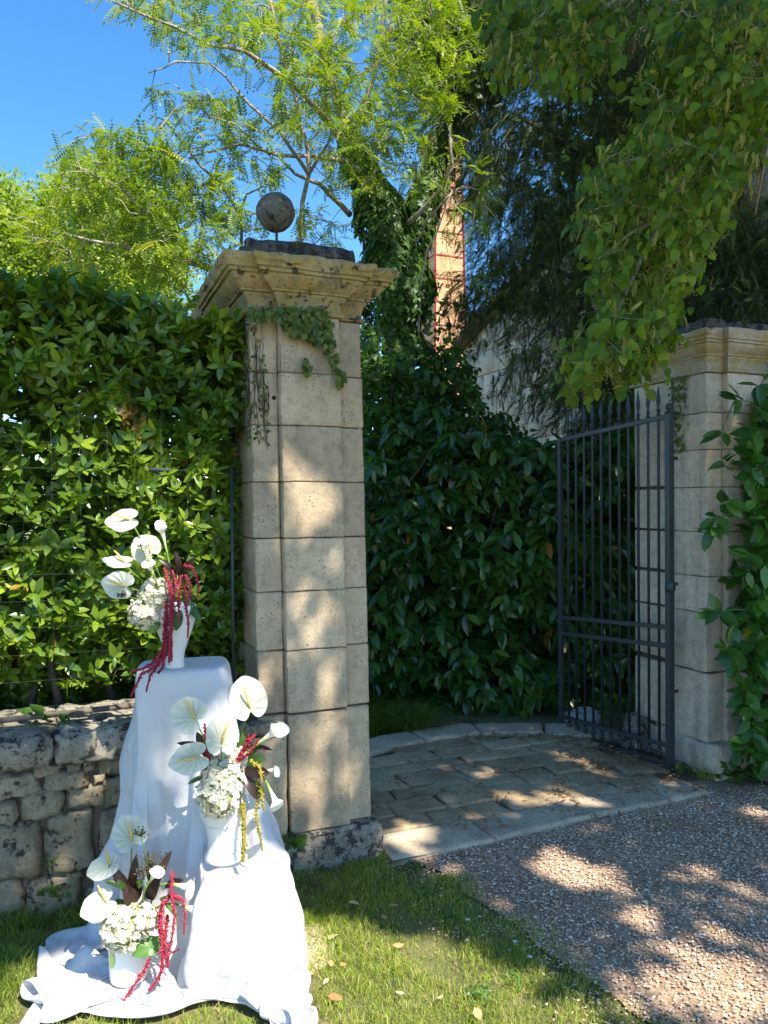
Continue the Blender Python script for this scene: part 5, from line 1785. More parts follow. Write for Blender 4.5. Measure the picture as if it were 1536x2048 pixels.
# leaf motif on the side
mb = MB()
for k in range(1):
    pass
a0 = math.radians(-128)
Vt = []; nseg = 14
for i in range(nseg + 1):
    f_ = i / nseg; hw = .012 * math.sin(math.pi * f_) ** .7 * (1 + .14 * math.sin(f_ * 60))
    for sg in (-1, 0, 1):
        an = a0 + (sg * hw + .004 * math.sin(f_ * 3)) / .06
        Vt.append((cl_[0] + .0625 * math.cos(an), cl_[1] + .0625 * math.sin(an), cl_[2] + .055 + .062 * f_))
me = bpy.data.meshes.new('leaf_motif'); me.from_pydata(Vt, [], [(i * 3 + j, i * 3 + j + 1, i * 3 + j + 4, i * 3 + j + 3) for i in range(nseg) for j in (0, 1)])
me.materials.append(mm(.42, .55, .12)); link('leaf_motif', me, v3)

# ================================================================== FLOWERS
m, t, p, out = newmat('anthurium_white')
p.inputs['Roughness'].default_value = .28
a = nd(t, 'ShaderNodeAttribute', attribute_name='tone')
c = ramp(t, a.outputs['Fac'], [(0, (.42, .48, .26)), (.35, (.58, .60, .44)), (1, (.73, .73, .60))])
t.links.new(c, p.inputs['Base Color'])
tr = nd(t, 'ShaderNodeBsdfTranslucent'); t.links.new(c, tr.inputs[0])
mx = nd(t, 'ShaderNodeMixShader'); mx.inputs[0].default_value = .25
t.links.new(p.outputs[0], mx.inputs[1]); t.links.new(tr.outputs[0], mx.inputs[2]); t.links.new(mx.outputs[0], out.inputs[0])
M_ANTH = m
M_SPAD = plain('spadix', (.75, .50, .13), .6, 0, 200, .2, .4)
M_STEM = plain('flower_stem', (.16, .28, .05), .5, 0, 60, .2, 0)
M_PETAL = tone_mat('hydrangea_petal', [(0, (.42, .42, .20)), (.3, (.66, .63, .46)), (1, (.80, .78, .66))], .6, .25)
M_CALLA = tone_mat('calla', [(0, (.28, .42, .06)), (.35, (.55, .65, .25)), (.7, (.80, .81, .70)), (1, (.84, .84, .78))], .4, .2)
M_RED = tone_mat('amaranth_red', [(0, (.26, .015, .04)), (.6, (.52, .045, .085)), (1, (.68, .18, .18))], .8, .15)
M_YEL = tone_mat('amaranth_gold', [(0, (.20, .17, .02)), (.6, (.42, .36, .04)), (1, (.58, .50, .10))], .8, .15)
M_DLEAF = leaf_mat('bronze_leaf', [(0, (.020, .010, .009)), (.5, (.040, .018, .014)), (1, (.055, .028, .018))], .35, .15, tcol=(1.6, .9, .6))
M_GLEAF = leaf_mat('bouquet_green_leaf', [(0, (.04, .10, .02)), (1, (.12, .26, .04))], .4, .3)
M_SEED = plain('seed_head', (.10, .085, .04), .9, 0, 60, .4, 0)


def cam_dir(p): return norm(CAM - np.asarray(p, float))


def anthurium(parent, px, py, Y, wpx, hpx, rot, tipdir, stem_to, tilt=(0, 0), seed=0):
    """heart-shaped spathe; rot: angle of its tip in the picture plane, tilt: lean of its face away from the viewer"""
    c = at(px, py, Y); sc = Y / F
    z_ = norm(cam_dir(c) + RT * tilt[0] + UP * tilt[1])
    x_ = norm(np.cross(UP, z_)); y_ = np.cross(z_, x_)
    cr, sr = math.cos(rot), math.sin(rot)
    ax = x_ * cr + y_ * sr          # towards the tip
    ay = -x_ * sr + y_ * cr
    W, H = wpx * sc / 2, hpx * sc / 2
    V = []; tn = []; Fc = []
    nr, na = 9, 56
    rs = random.Random(seed)
    ph = rs.uniform(0, 6)
    def outline(a):
        # a=0 tip, pi = notch
        x = math.cos(a); y = math.sin(a)
        r = 1.0 + .13 * math.exp(-(a / .35) ** 2) + .02 * math.sin(5 * a + ph)
        nd_ = abs(math.pi - a) 
        r *= 1 - .42 * math.exp(-(nd_ / .22) ** 2)
        r *= 1 + .10 * math.exp(-((nd_ - .75) / .4) ** 2)
        return r * x, r * y
    V.append(c + z_ * 0 - ax * H * .42); tn.append(.2)
    for i in range(1, nr + 1):
        f_ = i / nr
        for k in range(na):
            a = 2 * math.pi * k / na
            a2 = a if a <= math.pi else 2 * math.pi - a
            ox, oy = outline(a2); oy = math.copysign(oy, math.sin(a)) if abs(math.sin(a)) > 1e-9 else 0
            lx = ox * H * f_ - H * .42 * (1 - f_); ly = oy * W * f_
            vein = math.sin(a * 11 + 1.2 * math.sin(a)) * .055 * W * math.sin(min(1, f_) * math.pi * .85) 
            cup = .10 * W * (f_ ** 2) * (1 + .7 * math.sin(a * 2 + ph)) + .05 * W * math.sin(3 * a + ph) * f_ ** 3
            V.append(c + ax * lx + ay * ly + z_ * (vein + cup)); tn.append(.35 + .65 * f_ - (.22 if math.sin(a * 11 + 1.2 * math.sin(a)) < -.6 else 0))
    for k in range(na): Fc.append((0, 1 + k, 1 + (k + 1) % na))
    Q = []
    for i in range(nr - 1):
        for k in range(na):
            a_ = 1 + i * na + k; b_ = 1 + i * na + (k + 1) % na
            Q.append((a_, a_ + na, b_ + na, b_))
    sp = link('anthurium', mesh_np('anthurium', np.array(V), [np.array(Fc), np.array(Q)], M_ANTH, True, np.clip(tn, 0, 1)), parent)
    b0 = c - ax * H * .42 + z_ * .002
    L = max(W, H) * 1.15
    td = norm(x_ * tipdir[0] + y_ * tipdir[1] + z_ * .45)
    mb = MB(); mb.tube([b0, b0 + td * L * .3, b0 + td * L * .65 + z_ * .002, b0 + td * L * .95, b0 + td * L], [.0032, .0038, .0034, .0024, .0008], 8)
    mb.build('spadix', M_SPAD, sp)
    s0 = c - ax * H * .42 - z_ * .003; s1 = np.array(stem_to)
    mid = (s0 + s1) / 2 - z_ * .02 + np.array([0, 0, .01])
    mb = MB(); mb.tube([s0, s0 * .7 + mid * .3 - z_ * .012, mid, s1], .0024, 6); mb.build('stem', M_STEM, sp)


def hydrangea(parent, blobs, seed, nflo=150):
    """blobs: list of (px, py, Y, rpx) -> one rounded head of four-petalled florets"""
    rs = np.random.RandomState(seed)
    V = []; Fq = []; tn = []
    cs_ = [(at(x, y, Y), r * Y / F) for x, y, Y, r in blobs]
    for (c, R_) in cs_:
        n = int(.85 * nflo * (R_ / .05) ** 2)
        for i in range(n):
            zf = 1 - 2 * (i + .5) / n; a = i * 2.39996
            d = np.array([math.sqrt(1 - zf * zf) * math.cos(a), math.sqrt(1 - zf * zf) * math.sin(a), zf])
            d = norm(d + rs.normal(size=3) * .12)
            p0 = c + d * R_ * rs.uniform(.86, 1.06)
            if any(np.linalg.norm(p0 - c2) < R2 * .8 for c2, R2 in cs_ if c2 is not c): continue
            nrm = norm(d + rs.normal(size=3) * .38)
            x_ = norm(np.cross(nrm, rs.normal(size=3))); y_ = np.cross(nrm, x_)
            L = rs.uniform(.010, .0145); tv = rs.uniform(.25, 1)
            for k in range(4):
                an = k * math.pi / 2 + rs.uniform(-.15, .15)
                e = x_ * math.cos(an) + y_ * math.sin(an); f_ = -x_ * math.sin(an) + y_ * math.cos(an)
                b = len(V)
                cu = rs.uniform(-.3, .5)
                for u_, w_, h_ in ((0, 0, 0), (.5, .55, .12), (.95, .42, cu * .5), (1.08, 0, cu * .6), (.95, -.42, cu * .5 + .05), (.5, -.55, .12), (.55, 0, -.05)):
                    V.append(p0 + e * L * u_ + f_ * L * w_ + nrm * L * h_); tn.append(tv * (.55 if u_ == 0 else 1))
                Fq += [(b + 6, b + 0, b + 5), (b + 6, b + 1, b + 0), (b + 6, b + 2, b + 1), (b + 6, b + 3, b + 2), (b + 6, b + 4, b + 3), (b + 6, b + 5, b + 4)]
    # inner mass
    for (c, R_) in cs_:
        b = len(V); n1, n2 = 8, 12
        for i in range(n1 + 1):
            th = math.pi * i / n1
            for k in range(n2):
                a = 2 * math.pi * k / n2
                V.append(c + np.array([math.sin(th) * math.cos(a), math.sin(th) * math.sin(a), math.cos(th)]) * R_ * .84); tn.append(0)
        for i in range(n1):
            for k in range(n2):
                q = (b + i * n2 + k, b + (i + 1) * n2 + k, b + (i + 1) * n2 + (k + 1) % n2, b + i * n2 + (k + 1) % n2)
                Fq += [(q[0], q[1], q[2]), (q[0], q[2], q[3])]
    return link('hydrangea_head', mesh_np('hydrangea_head', np.array(V), np.array(Fq), M_PETAL, False, np.array(tn)), parent)


def strand(parent, pts, rpx, mat, seed, name='amaranth_strand'):
    """drooping tassel of small knobbly flowers; pts: (px, py, Y)"""
    rs = np.random.RandomState(seed)
    W = [Vector(at(*p_)) for p_ in pts]
    L = sum((b - a).length for a, b in zip(W, W[1:]))
    n = int(L / .0011)
    seg = [(b - a).length for a, b in zip(W, W[1:])]; cum = np.concatenate([[0], np.cumsum(seg)])
    s_ = np.sort(rs.uniform(0, L, n))
    P = np.stack([np.interp(s_, cum, [w_[k] for w_ in W]) for k in range(3)], -1)
    # smooth the polyline
    for it in range(12): P[1:-1] = (P[:-2] + P[1:-1] * 2 + P[2:]) / 4
    R0 = rpx * 1.1 * pts[0][2] / F
    f_ = s_ / L
    R_ = R0 * np.interp(f_, [0, .1, .75, 1], [.7, 1, .8, .35]) * (1 + .25 * np.sin(s_ * 520))
    off = rnd_unit(n, rs) * (R_ * rs.uniform(.45, 1.0, n))[:, None]
    r = np.clip(R_ * .42, .0011, .0030)
    oc_ = np.array([(1, 0, 0), (-1, 0, 0), (0, 1, 0), (0, -1, 0), (0, 0, 1), (0, 0, -1)], float)
    V = ((P + off)[:, None, :] + oc_[None] * (r * rs.uniform(.7, 1.3, n))[:, None, None]).reshape(-1, 3)
    fc = (of_[None] + (np.arange(n) * 6)[:, None, None]).reshape(-1, 3)
    tn = np.repeat(np.clip(rs.normal(.55, .25, n), 0, 1), 6)
    # core
    mb = MB(); mb.tube([tuple(q) for q in P[::max(1, n // 40)]], R0 * .45, 5)
    b = len(V); V = np.concatenate([V, np.array(mb.v)]);
    qd = np.array([[i + b for i in f] for f in mb.f if len(f) == 4])
    tn = np.concatenate([tn, np.full(len(mb.v), .2)])
    return link(name, mesh_np(name, V, [fc, qd], mat, True, tn), parent)


def calla(parent, base, mid, mouth, r_px, seed=0, flare=1.0):
    """stem from base to mid, funnel from mid to mouth; all (px, py, Y)"""
    b, m_, t_ = (Vector(at(*q)) for q in (base, mid, mouth))
    ax = (t_ - m_).normalized(); R_ = r_px * mouth[2] / F; L = (t_ - m_).length
    x_ = ax.orthogonal().normalized(); y_ = ax.cross(x_)
    # open side of the mouth looks up and to the viewer
    vw = Vector(cam_dir(t_)) + Vector((0, 0, .6)); vw = (vw - ax * vw.dot(ax)).normalized(); y_ = vw; x_ = y_.cross(ax).normalized()
    V = []; tn = []; Fq = []
    prof = [(0, .22), (.2, .26), (.45, .36), (.65, .5), (.8, .70), (.92, .95), (1.0, 1.2), (1.03, 1.38)]
    na = 20
    for i, (f_, r) in enumerate(prof):
        for k in range(na + 1):
            a = 2 * math.pi * k / na * (1.0) + math.pi / 2
            tip = max(0, math.cos(a + math.pi / 2)) ** 2
            lip = r * (1 + (.5 * tip if f_ > .8 else 0) * flare)
            up_ = f_ + (.18 * tip if f_ > .8 else 0) * flare
            q = m_ + ax * L * up_ + (x_ * math.cos(a) + y_ * math.sin(a)) * R_ * lip
            V.append(q + ax * (-.12 * L if (f_ > .9 and tip < .1) else 0)); tn.append(min(1, .05 + f_ * 1.1))
    for i in range(len(prof) - 1):
        for k in range(na): Fq.append((i * (na + 1) + k, i * (na + 1) + k + 1, (i + 1) * (na + 1) + k + 1, (i + 1) * (na + 1) + k))
    cl = link('calla_lily', mesh_np('calla_lily', np.array([tuple(v) for v in V]), np.array(Fq), M_CALLA, True, np.array(tn)), parent)
    mb = MB(); mb.tube([m_ + ax * L * .2, m_ + ax * L * .85], [.0025, .0015], 6); mb.build('spadix', M_SPAD, cl)
    mb = MB(); bend = m_ - ax * (m_ - b).length * .45
    pts = [b * (1 - f_) ** 2 + bend * 2 * f_ * (1 - f_) + m_ * f_ ** 2 for f_ in np.linspace(0, 1, 9)] + [m_ + ax * L * .12]
    mb.tube(pts, .0032, 7); mb.build('stem', M_STEM, cl)


def big_leaf(parent, base, tip, wpx, mat, tone, seed=0, nrm=None):
    b, t_ = np.array(at(*base)), np.array(at(*tip)); d = t_ - b; L = np.linalg.norm(d)
    y_ = d / L; n_ = norm(cam_dir(b) + UPV * .4 + np.random.RandomState(seed).normal(size=3) * .3) if nrm is None else nrm
    x_ = norm(np.cross(y_, n_)); z_ = np.cross(x_, y_)
    w = wpx * base[2] / F / 2
    V = []; Fq = []; n = 9
    for i in range(n + 1):
        f_ = i / n; hw = w * (math.sin(math.pi * min(1, f_ * .92 + .06)) ** .75) * (1 if i < n else .05)
        bend = .12 * L * math.sin(math.pi * f_)
        for sg, h_ in ((-1, .28), (-.5, .06), (0, 0), (.5, .06), (1, .28)):
            V.append(b + y_ * L * f_ + x_ * hw * sg + z_ * (bend + hw * h_ + .02 * w * math.sin(f_ * 20 + sg)))
    for i in range(n):
        for k in range(4): Fq.append((i * 5 + k, i * 5 + k + 1, i * 5 + k + 6, i * 5 + k + 5))
    return link('leaf', mesh_np('leaf', np.array(V), np.array(Fq), mat, True, np.full(len(V), tone)), parent)


def umbel(parent, c3, foot, rpx, n, seed):
    """brown seed head of small balls on fine rays"""
    c = Vector(at(*c3)); f_ = Vector(at(*foot)); R_ = rpx * c3[2] / F
    rs = random.Random(seed); mb = MB()
    hub = c + (f_ - c).normalized() * R_ * .8
    for i in range(n):
        q = c + Vector((rs.gauss(0, .5), rs.gauss(0, .5), rs.gauss(0, .35))) * R_
        mb.tube([hub, q], .0006, 3, False)
        mb.lathe([(.0004, -.0026), (.0024, -.0012), (.0026, .0004), (.0015, .0022), (.0002, .0028)], q, 6)
    s_ = mb.build('seed_head', M_SEED, parent)
    mb = MB(); md = (hub + f_) / 2 + Vector((.006, 0, .004)); mb.tube([hub, md, f_], .0013, 5); mb.build('stem', M_STEM, s_)


# ---- upper arrangement
Yt = float(ct[1]); hub = at(350, 1215, Yt)
bq = thing('bouquet', (ct[0], ct[1], ct[2] + .2), 'topmost bouquet of white anthuriums, hydrangea and red amaranth trailing over the tall stand', 'bouquet', 'white and red flower arrangements')
PI_ = math.pi
anthurium(bq, 247, 1041, Yt - .10, 50, 62, PI_ * 1.05, (-1, .10), hub, (-.3, .5), 1)
anthurium(bq, 291, 1097, Yt - .06, 60, 52, PI_ * .75, (-.35, 1), hub, (.1, .15), 2)
anthurium(bq, 237, 1124, Yt - .12, 34, 56, PI_ * .95, (-.7, .7), hub, (-.1, 1.0), 3)
anthurium(bq, 238, 1170, Yt - .14, 56, 60, PI_ * .93, (-1, .35), hub, (-.25, .1), 4)
hydrangea(bq, [(312, 1190, Yt - .05, 32), (290, 1225, Yt - .06, 31)], 1, 140)
calla(bq, (345, 1200, Yt), (334, 1105, Yt - .01), (322, 1052, Yt - .02), 8, 1)
calla(bq, (330, 1200, Yt), (300, 1125, Yt - .10), (289, 1085, Yt - .11), 8, 2)
calla(bq, (325, 1200, Yt - .05), (307, 1150, Yt - .11), (298, 1128, Yt - .12), 10, 3)
for i, (bx, by, tx, ty, w_, yo, mt, tn_) in enumerate([(355, 1150, 349, 1102, 16, -.03, M_DLEAF, .3), (352, 1148, 318, 1118, 12, -.02, M_DLEAF, .4), (358, 1148, 392, 1113, 14, 0, M_DLEAF, .5), (350, 1160, 330, 1140, 12, -.03, M_DLEAF, .2),
        (360, 1160, 385, 1150, 12, -.03, M_DLEAF, .6), (350, 1175, 345, 1150, 14, -.02, M_DLEAF, .7), (362, 1180, 388, 1140, 12, -.02, M_GLEAF, .5), (366, 1200, 400, 1245, 18, -.01, M_GLEAF, .2), (355, 1215, 352, 1262, 22, -.06, M_GLEAF, .1),
        (320, 1245, 298, 1266, 16, -.07, M_GLEAF, .4), (372, 1190, 378, 1235, 14, -.02, M_GLEAF, .5), (345, 1165, 325, 1150, 10, -.05, M_GLEAF, .8)]):
    big_leaf(bq, (bx, by, Yt + yo), (tx, ty, Yt + yo - .02), w_, mt, tn_, i)
for i, (pts, r) in enumerate([([(328, 1135), (338, 1165), (343, 1200), (340, 1270), (338, 1330)], 5), ([(342, 1170), (346, 1210), (342, 1270), (343, 1325)], 5), ([(335, 1210), (330, 1260), (326, 1300), (308, 1325), (285, 1338), (262, 1343)], 5),
        ([(334, 1240), (330, 1290), (322, 1318), (300, 1340), (283, 1348), (272, 1372), (260, 1396)], 4.5), ([(338, 1260), (334, 1310), (312, 1335), (300, 1352), (292, 1386)], 4), ([(333, 1200), (330, 1240), (331, 1290), (326, 1335), (315, 1347)], 5),
        ([(368, 1130), (385, 1136), (394, 1155), (397, 1175), (395, 1195)], 3.5), ([(362, 1150), (358, 1175), (358, 1210), (357, 1248)], 4), ([(370, 1150), (380, 1170), (378, 1200), (372, 1215)], 3.5), ([(370, 1170), (372, 1215), (377, 1250), (375, 1278)], 3.5),
        ([(345, 1140), (352, 1165), (350, 1190), (350, 1205)], 3)]):
    n_ = len(pts)
    strand(bq, [(x, y, Yt - .075 - .05 * min(1, k / 3) - (.04 if y > 1335 else 0)) for k, (x, y) in enumerate(pts)], r, M_RED, i)
umbel(bq, (243, 1190, Yt - .16), (320, 1215, Yt - .02), 9, 26, 1); umbel(bq, (270, 1180, Yt - .05), (320, 1215, Yt), 14, 34, 2); umbel(bq, (280, 1090, Yt - .12), (325, 1200, Yt - .02), 5, 12, 3)
mb = MB(); 
for tp_ in ((345, 1240), (355, 1240), (340, 1235)): mb.tube([at(*tp_, Yt), at(tp_[0], 1150, Yt)], .0025, 5)
mb.build('stem', M_STEM, bq)

# ---- middle arrangement
Ym = float(cm[1]); hub = at(450, 1590, Ym)
bq = thing('bouquet', (cm[0], cm[1], cm[2] + .21), 'middle bouquet of four white anthuriums over a hydrangea with gold amaranth strands', 'bouquet', 'white and red flower arrangements')
anthurium(bq, 377, 1431, Ym - .08, 72, 70, PI_ * .85, (-.45, 1), hub, (-.1, .1), 5)
anthurium(bq, 496, 1398, Ym - .05, 74, 84, PI_ * .56, (-.30, 1), hub, (.05, .05), 6)
anthurium(bq, 444, 1469, Ym - .12, 64, 80, PI_ * .46, (.30, 1), hub, (.15, .05), 7)
anthurium(bq, 380, 1518, Ym - .12, 62, 74, PI_ * 1.08, (-1, -.25), hub, (-.1, .15), 8)
hydrangea(bq, [(446, 1553, Ym - .05, 43), (440, 1590, Ym - .06, 44), (468, 1520, Ym - .03, 25)], 2, 120)
calla(bq, (470, 1545, Ym), (512, 1490, Ym - .03), (556, 1458, Ym - .04), 12, 4)
calla(bq, (480, 1560, Ym), (535, 1568, Ym - .06), (555, 1612, Ym - .07), 11, 5)
calla(bq, (480, 1560, Ym), (525, 1541, Ym - .03), (553, 1541, Ym - .03), 8, 6)
for i, (bx, by, tx, ty, w_, yo, mt, tn_) in enumerate([(425, 1520, 393, 1462, 22, .0, M_DLEAF, .2), (420, 1500, 353, 1486, 14, -.0, M_DLEAF, .4), (480, 1500, 545, 1500, 14, -.0, M_DLEAF, .5), (490, 1540, 540, 1545, 26, -.05, M_DLEAF, .4), (490, 1545, 515, 1600, 20, -.05, M_DLEAF, .7),
        (490, 1530, 532, 1516, 24, -.02, M_GLEAF, .0), (480, 1520, 482, 1460, 26, .0, M_GLEAF, .2), (420, 1530, 400, 1580, 14, -.04, M_DLEAF, .3), (415, 1550, 375, 1568, 10, -.02, M_GLEAF, .3), (470, 1520, 460, 1470, 20, 0, M_DLEAF, .1),
        (495, 1560, 530, 1590, 20, -.04, M_GLEAF, .1), (410, 1560, 398, 1590, 16, -.02, M_DLEAF, .2), (495, 1520, 520, 1490, 12, 0, M_GLEAF, .3)]):
    big_leaf(bq, (bx, by, Ym + yo), (tx, ty, Ym + yo - .02), w_, mt, tn_, 30 + i)
for i, (pts, r, mt) in enumerate([([(484, 1605), (488, 1640), (488, 1690), (486, 1724)], 8.5, M_YEL), ([(518, 1590), (512, 1625), (514, 1645), (520, 1670), (525, 1704)], 4.6, M_YEL), ([(512, 1560), (524, 1590), (526, 1610), (528, 1622)], 5, M_YEL), ([(500, 1520), (520, 1535), (524, 1565)], 6, M_YEL),
        ([(470, 1530), (486, 1500), (500, 1482), (512, 1468)], 7, M_RED), ([(480, 1520), (492, 1490), (497, 1470)], 6, M_RED), ([(420, 1525), (415, 1505), (412, 1495)], 6, M_RED), ([(410, 1480), (411, 1460), (409, 1447)], 4, M_RED), ([(475, 1525), (500, 1505), (518, 1478)], 4, M_RED)]):
    strand(bq, [(x, y, Ym - .06 - .03 * min(1, k / 2)) for k, (x, y) in enumerate(pts)], r, mt, 40 + i)
mb = MB()
for tp_ in ((445, 1640), (455, 1640), (438, 1640)): mb.tube([at(*tp_, Ym), at(tp_[0] + 5, 1530, Ym)], .003, 5)
mb.build('stem', M_STEM, bq)

# ---- lower arrangement
Yl = float(cl_[1]); hub = at(275, 1880, Yl)
bq = thing('bouquet', (cl_[0], cl_[1], cl_[2] + .16), 'lowest bouquet with bronze leaves and crimson amaranth by the lawn', 'bouquet', 'white and red flower arrangements')
anthurium(bq, 258, 1667, Yl - .02, 66, 66, PI_ * .62, (-.12, 1), at(262, 1790, Yl), (0, .1), 9)
anthurium(bq, 208, 1735, Yl - .04, 46, 66, PI_ * 1.15, (-.45, 1), at(255, 1830, Yl), (-.5, .1), 10)
anthurium(bq, 199, 1812, Yl - .08, 60, 66, PI_ * 1.15, (-.65, 1), at(260, 1850, Yl), (-.2, .35), 11)
hydrangea(bq, [(248, 1855, Yl - .06, 42), (282, 1840, Yl - .05, 34)], 3, 120)
calla(bq, (300, 1830, Yl), (345, 1768, Yl - .05), (380, 1776, Yl - .05), 13, 7)
calla(bq, (305, 1820, Yl - .03), (365, 1812, Yl - .08), (394, 1822, Yl - .08), 15, 8)
calla(bq, (290, 1810, Yl - .03), (298, 1765, Yl - .08), (312, 1745, Yl - .08), 10, 9)
for i, (bx, by, tx, ty, w_, yo, mt, tn_) in enumerate([(262, 1790, 217, 1727, 20, -.02, M_DLEAF, .7), (265, 1790, 273, 1708, 18, .0, M_DLEAF, .3), (310, 1770, 344, 1700, 18, -.02, M_DLEAF, .5), (258, 1780, 207, 1762, 16, -.04, M_GLEAF, .0), (268, 1810, 252, 1770, 30, -.03, M_DLEAF, .8),
        (300, 1800, 320, 1750, 26, -.02, M_DLEAF, .4), (275, 1800, 262, 1750, 24, .01, M_DLEAF, .5), (290, 1800, 300, 1755, 22, .01, M_DLEAF, .2), (275, 1770, 288, 1762, 16, -.05, M_GLEAF, .9), (330, 1775, 368, 1760, 16, .0, M_DLEAF, .2), (255, 1815, 240, 1800, 14, -.02, M_GLEAF, .3),
        (300, 1770, 296, 1700, 8, .02, M_DLEAF, .4), (320, 1800, 345, 1790, 14, -.02, M_GLEAF, .8), (330, 1810, 355, 1840, 14, -.01, M_GLEAF, .7), (245, 1800, 222, 1812, 12, -.0, M_GLEAF, .4)]):
    big_leaf(bq, (bx, by, Yl + yo), (tx, ty, Yl + yo - .02), w_, mt, tn_, 60 + i)
# broad lobed leaf at the vase rim
c = at(298, 1895, Yl - .075); V = [c]; n = 28
zz_ = cam_dir(c); xx_ = norm(np.cross(UPV, zz_)); yy_ = np.cross(zz_, xx_)
for k in range(n):
    a = 2 * PI_ * k / n; r = (.040 + .005 * math.sin(a * 9)) * (1.1 if .3 < a < 4.2 else .8)
    V.append(c + xx_ * r * math.cos(a) * 1.15 + yy_ * r * math.sin(a) * .75 + zz_ * (.006 * math.sin(a * 3)) + yy_ * 0)
link('leaf', mesh_np('leaf', np.array(V), np.array([(0, 1 + k, 1 + (k + 1) % n) for k in range(n)]), M_GLEAF, True, np.full(n + 1, .75)), bq)
for i, (pts, r) in enumerate([([(345, 1745), (342, 1775), (345, 1800), (348, 1822)], 6), ([(340, 1790), (325, 1810), (322, 1850), (325, 1900), (324, 1940), (312, 1965), (296, 1982)], 7), ([(345, 1800), (350, 1830), (345, 1870), (338, 1905), (336, 1935)], 4.5),
        ([(350, 1790), (367, 1800), (370, 1830), (368, 1868)], 3.5), ([(335, 1830), (330, 1880), (333, 1930)], 6), ([(336, 1903), (345, 1905), (358, 1898)], 3), ([(328, 1800), (318, 1830), (320, 1870)], 6), ([(340, 1790), (350, 1795), (362, 1800)], 6)]):
    strand(bq, [(x, y, Yl - .07 - .03 * min(1, k / 2)) for k, (x, y) in enumerate(pts)], r, M_RED, 80 + i)
pts = [(298, 1918, Yl - .08), (290, 1940, Yl - .085), (272, 1965, Yl - .09), (252, 1995, Yl - .10), (240, 2013, Yl - .11), (224, 2024, Yl - .125), (223, 2033, Yl - .14), (240, 2033, Yl - .15)]
strand(bq, pts, 6, M_RED, 99)
umbel(bq, (280, 1664, Yl - .08), (297, 1760, Yl - .02), 15, 30, 4); umbel(bq, (303, 1722, Yl - .04), (295, 1790, Yl), 26, 70, 5); umbel(bq, (288, 1745, Yl - .06), (290, 1790, Yl), 16, 40, 6)

# ================================================================== GRASS AND SMALL GROWTH
M_GRASS = leaf_mat('grass_blade', [(0, (.10, .17, .018)), (.4, (.23, .34, .028)), (.8, (.42, .49, .05)), (.9, (.50, .45, .14)), (1, (.56, .44, .20))], .55, .35)


def blades(xy, h, wd, lean, tone, name, parent=None, z0=0.0, rs=RNG):
    n = len(xy)
    a = rs.uniform(0, 6.283, n); sx = np.stack([np.cos(a), np.sin(a), 0 * a], -1)
    b = rs.uniform(0, 6.283, n); ld = np.stack([np.cos(b), np.sin(b), 0 * b], -1) * (lean * rs.uniform(.2, 1.2, n) * h)[:, None]
    p0 = np.c_[xy, np.full(n, z0)] if np.ndim(z0) == 0 else np.c_[xy, z0]
    w = wd[:, None]
    V = np.stack([p0 - sx * w, p0 + sx * w, p0 + UPV * (h * .55)[:, None] + ld * .35 + sx * w * .8, p0 + UPV * (h * .55)[:, None] + ld * .35 - sx * w * .8, p0 + UPV * (h * (1 - lean * .25))[:, None] + ld], 1).reshape(-1, 3)
    i = (np.arange(n) * 5)[:, None]
    return link(name, mesh_np(name, V, [np.array([[0, 1, 2, 3]]) + i, np.array([[3, 2, 4]]) + i], M_GRASS, True, np.repeat(tone, 5)), parent)


N = 170000
x = RNG.uniform(-2.1, 1.3, N); y = RNG.uniform(1.9, 3.55, N)
q = proj(np.stack([x, y, x * 0], -1)); sd_ = lawn_edge_side(np.stack([x, y], -1))
pn = np.array([noise.noise(Vector((a * 3.5, b * 3.5, 1))) for a, b in zip(x, y)])
pn2 = np.array([noise.noise(Vector((a * 12, b * 12, 6))) for a, b in zip(x, y)])
tk = (x - P1[0]) * Vd[0] + (y - P1[1]) * Vd[1]; sk_ = (x - P1[0]) * U[0] + (y - P1[1]) * U[1]
inwall = (tk > -.03) & (sk_ < .6)
keep = (q[:, 0] > -60) & (q[:, 0] < 1400) & (q[:, 1] < 2120) & ~inwall & (tk < .0)
pe = np.clip(-(sd_ - .05) / .22 + pn * .8 + .3, 0, 1)
bare = np.clip(1.15 + pn * 1.0 + pn2 * .8, .6, 1)
_cell = set((int(a // .025), int(b // .025)) for a, b, c_ in CP_.reshape(-1, 3) if c_ < .2)
keep &= ~np.array([(int(a // .025), int(b // .025)) in _cell for a, b in zip(x, y)])
keep &= RNG.rand(N) < pe * bare
x, y, pn, pn2, tk, sd_ = x[keep], y[keep], pn[keep], pn2[keep], tk[keep], sd_[keep]
n = len(x)
long_ = np.clip(1 - (-tk) / .16, 0, 1) * (x < -.4) + .6 * np.clip((-.95 - x) / .3, 0, 1)
h = RNG.uniform(.010, .032, n) * (1 + .9 * pn + .5 * pn2) * (1 + 1.8 * long_)
tone = np.clip(.50 + .22 * RNG.normal(size=n) + .15 * pn2 + .12 * np.clip(1 + sd_ / .5, 0, 1) - .25 * long_, 0, 1)
tone = np.where(RNG.rand(n) < .13, RNG.uniform(.86, 1, n), tone)
o = blades(np.stack([x, y], -1), h, RNG.uniform(.0007, .0014, n), .9, tone, 'grass'); tag(o, 'short mown grass with dry patches beside the gravel', 'grass', kind='stuff')
print('grass', n)
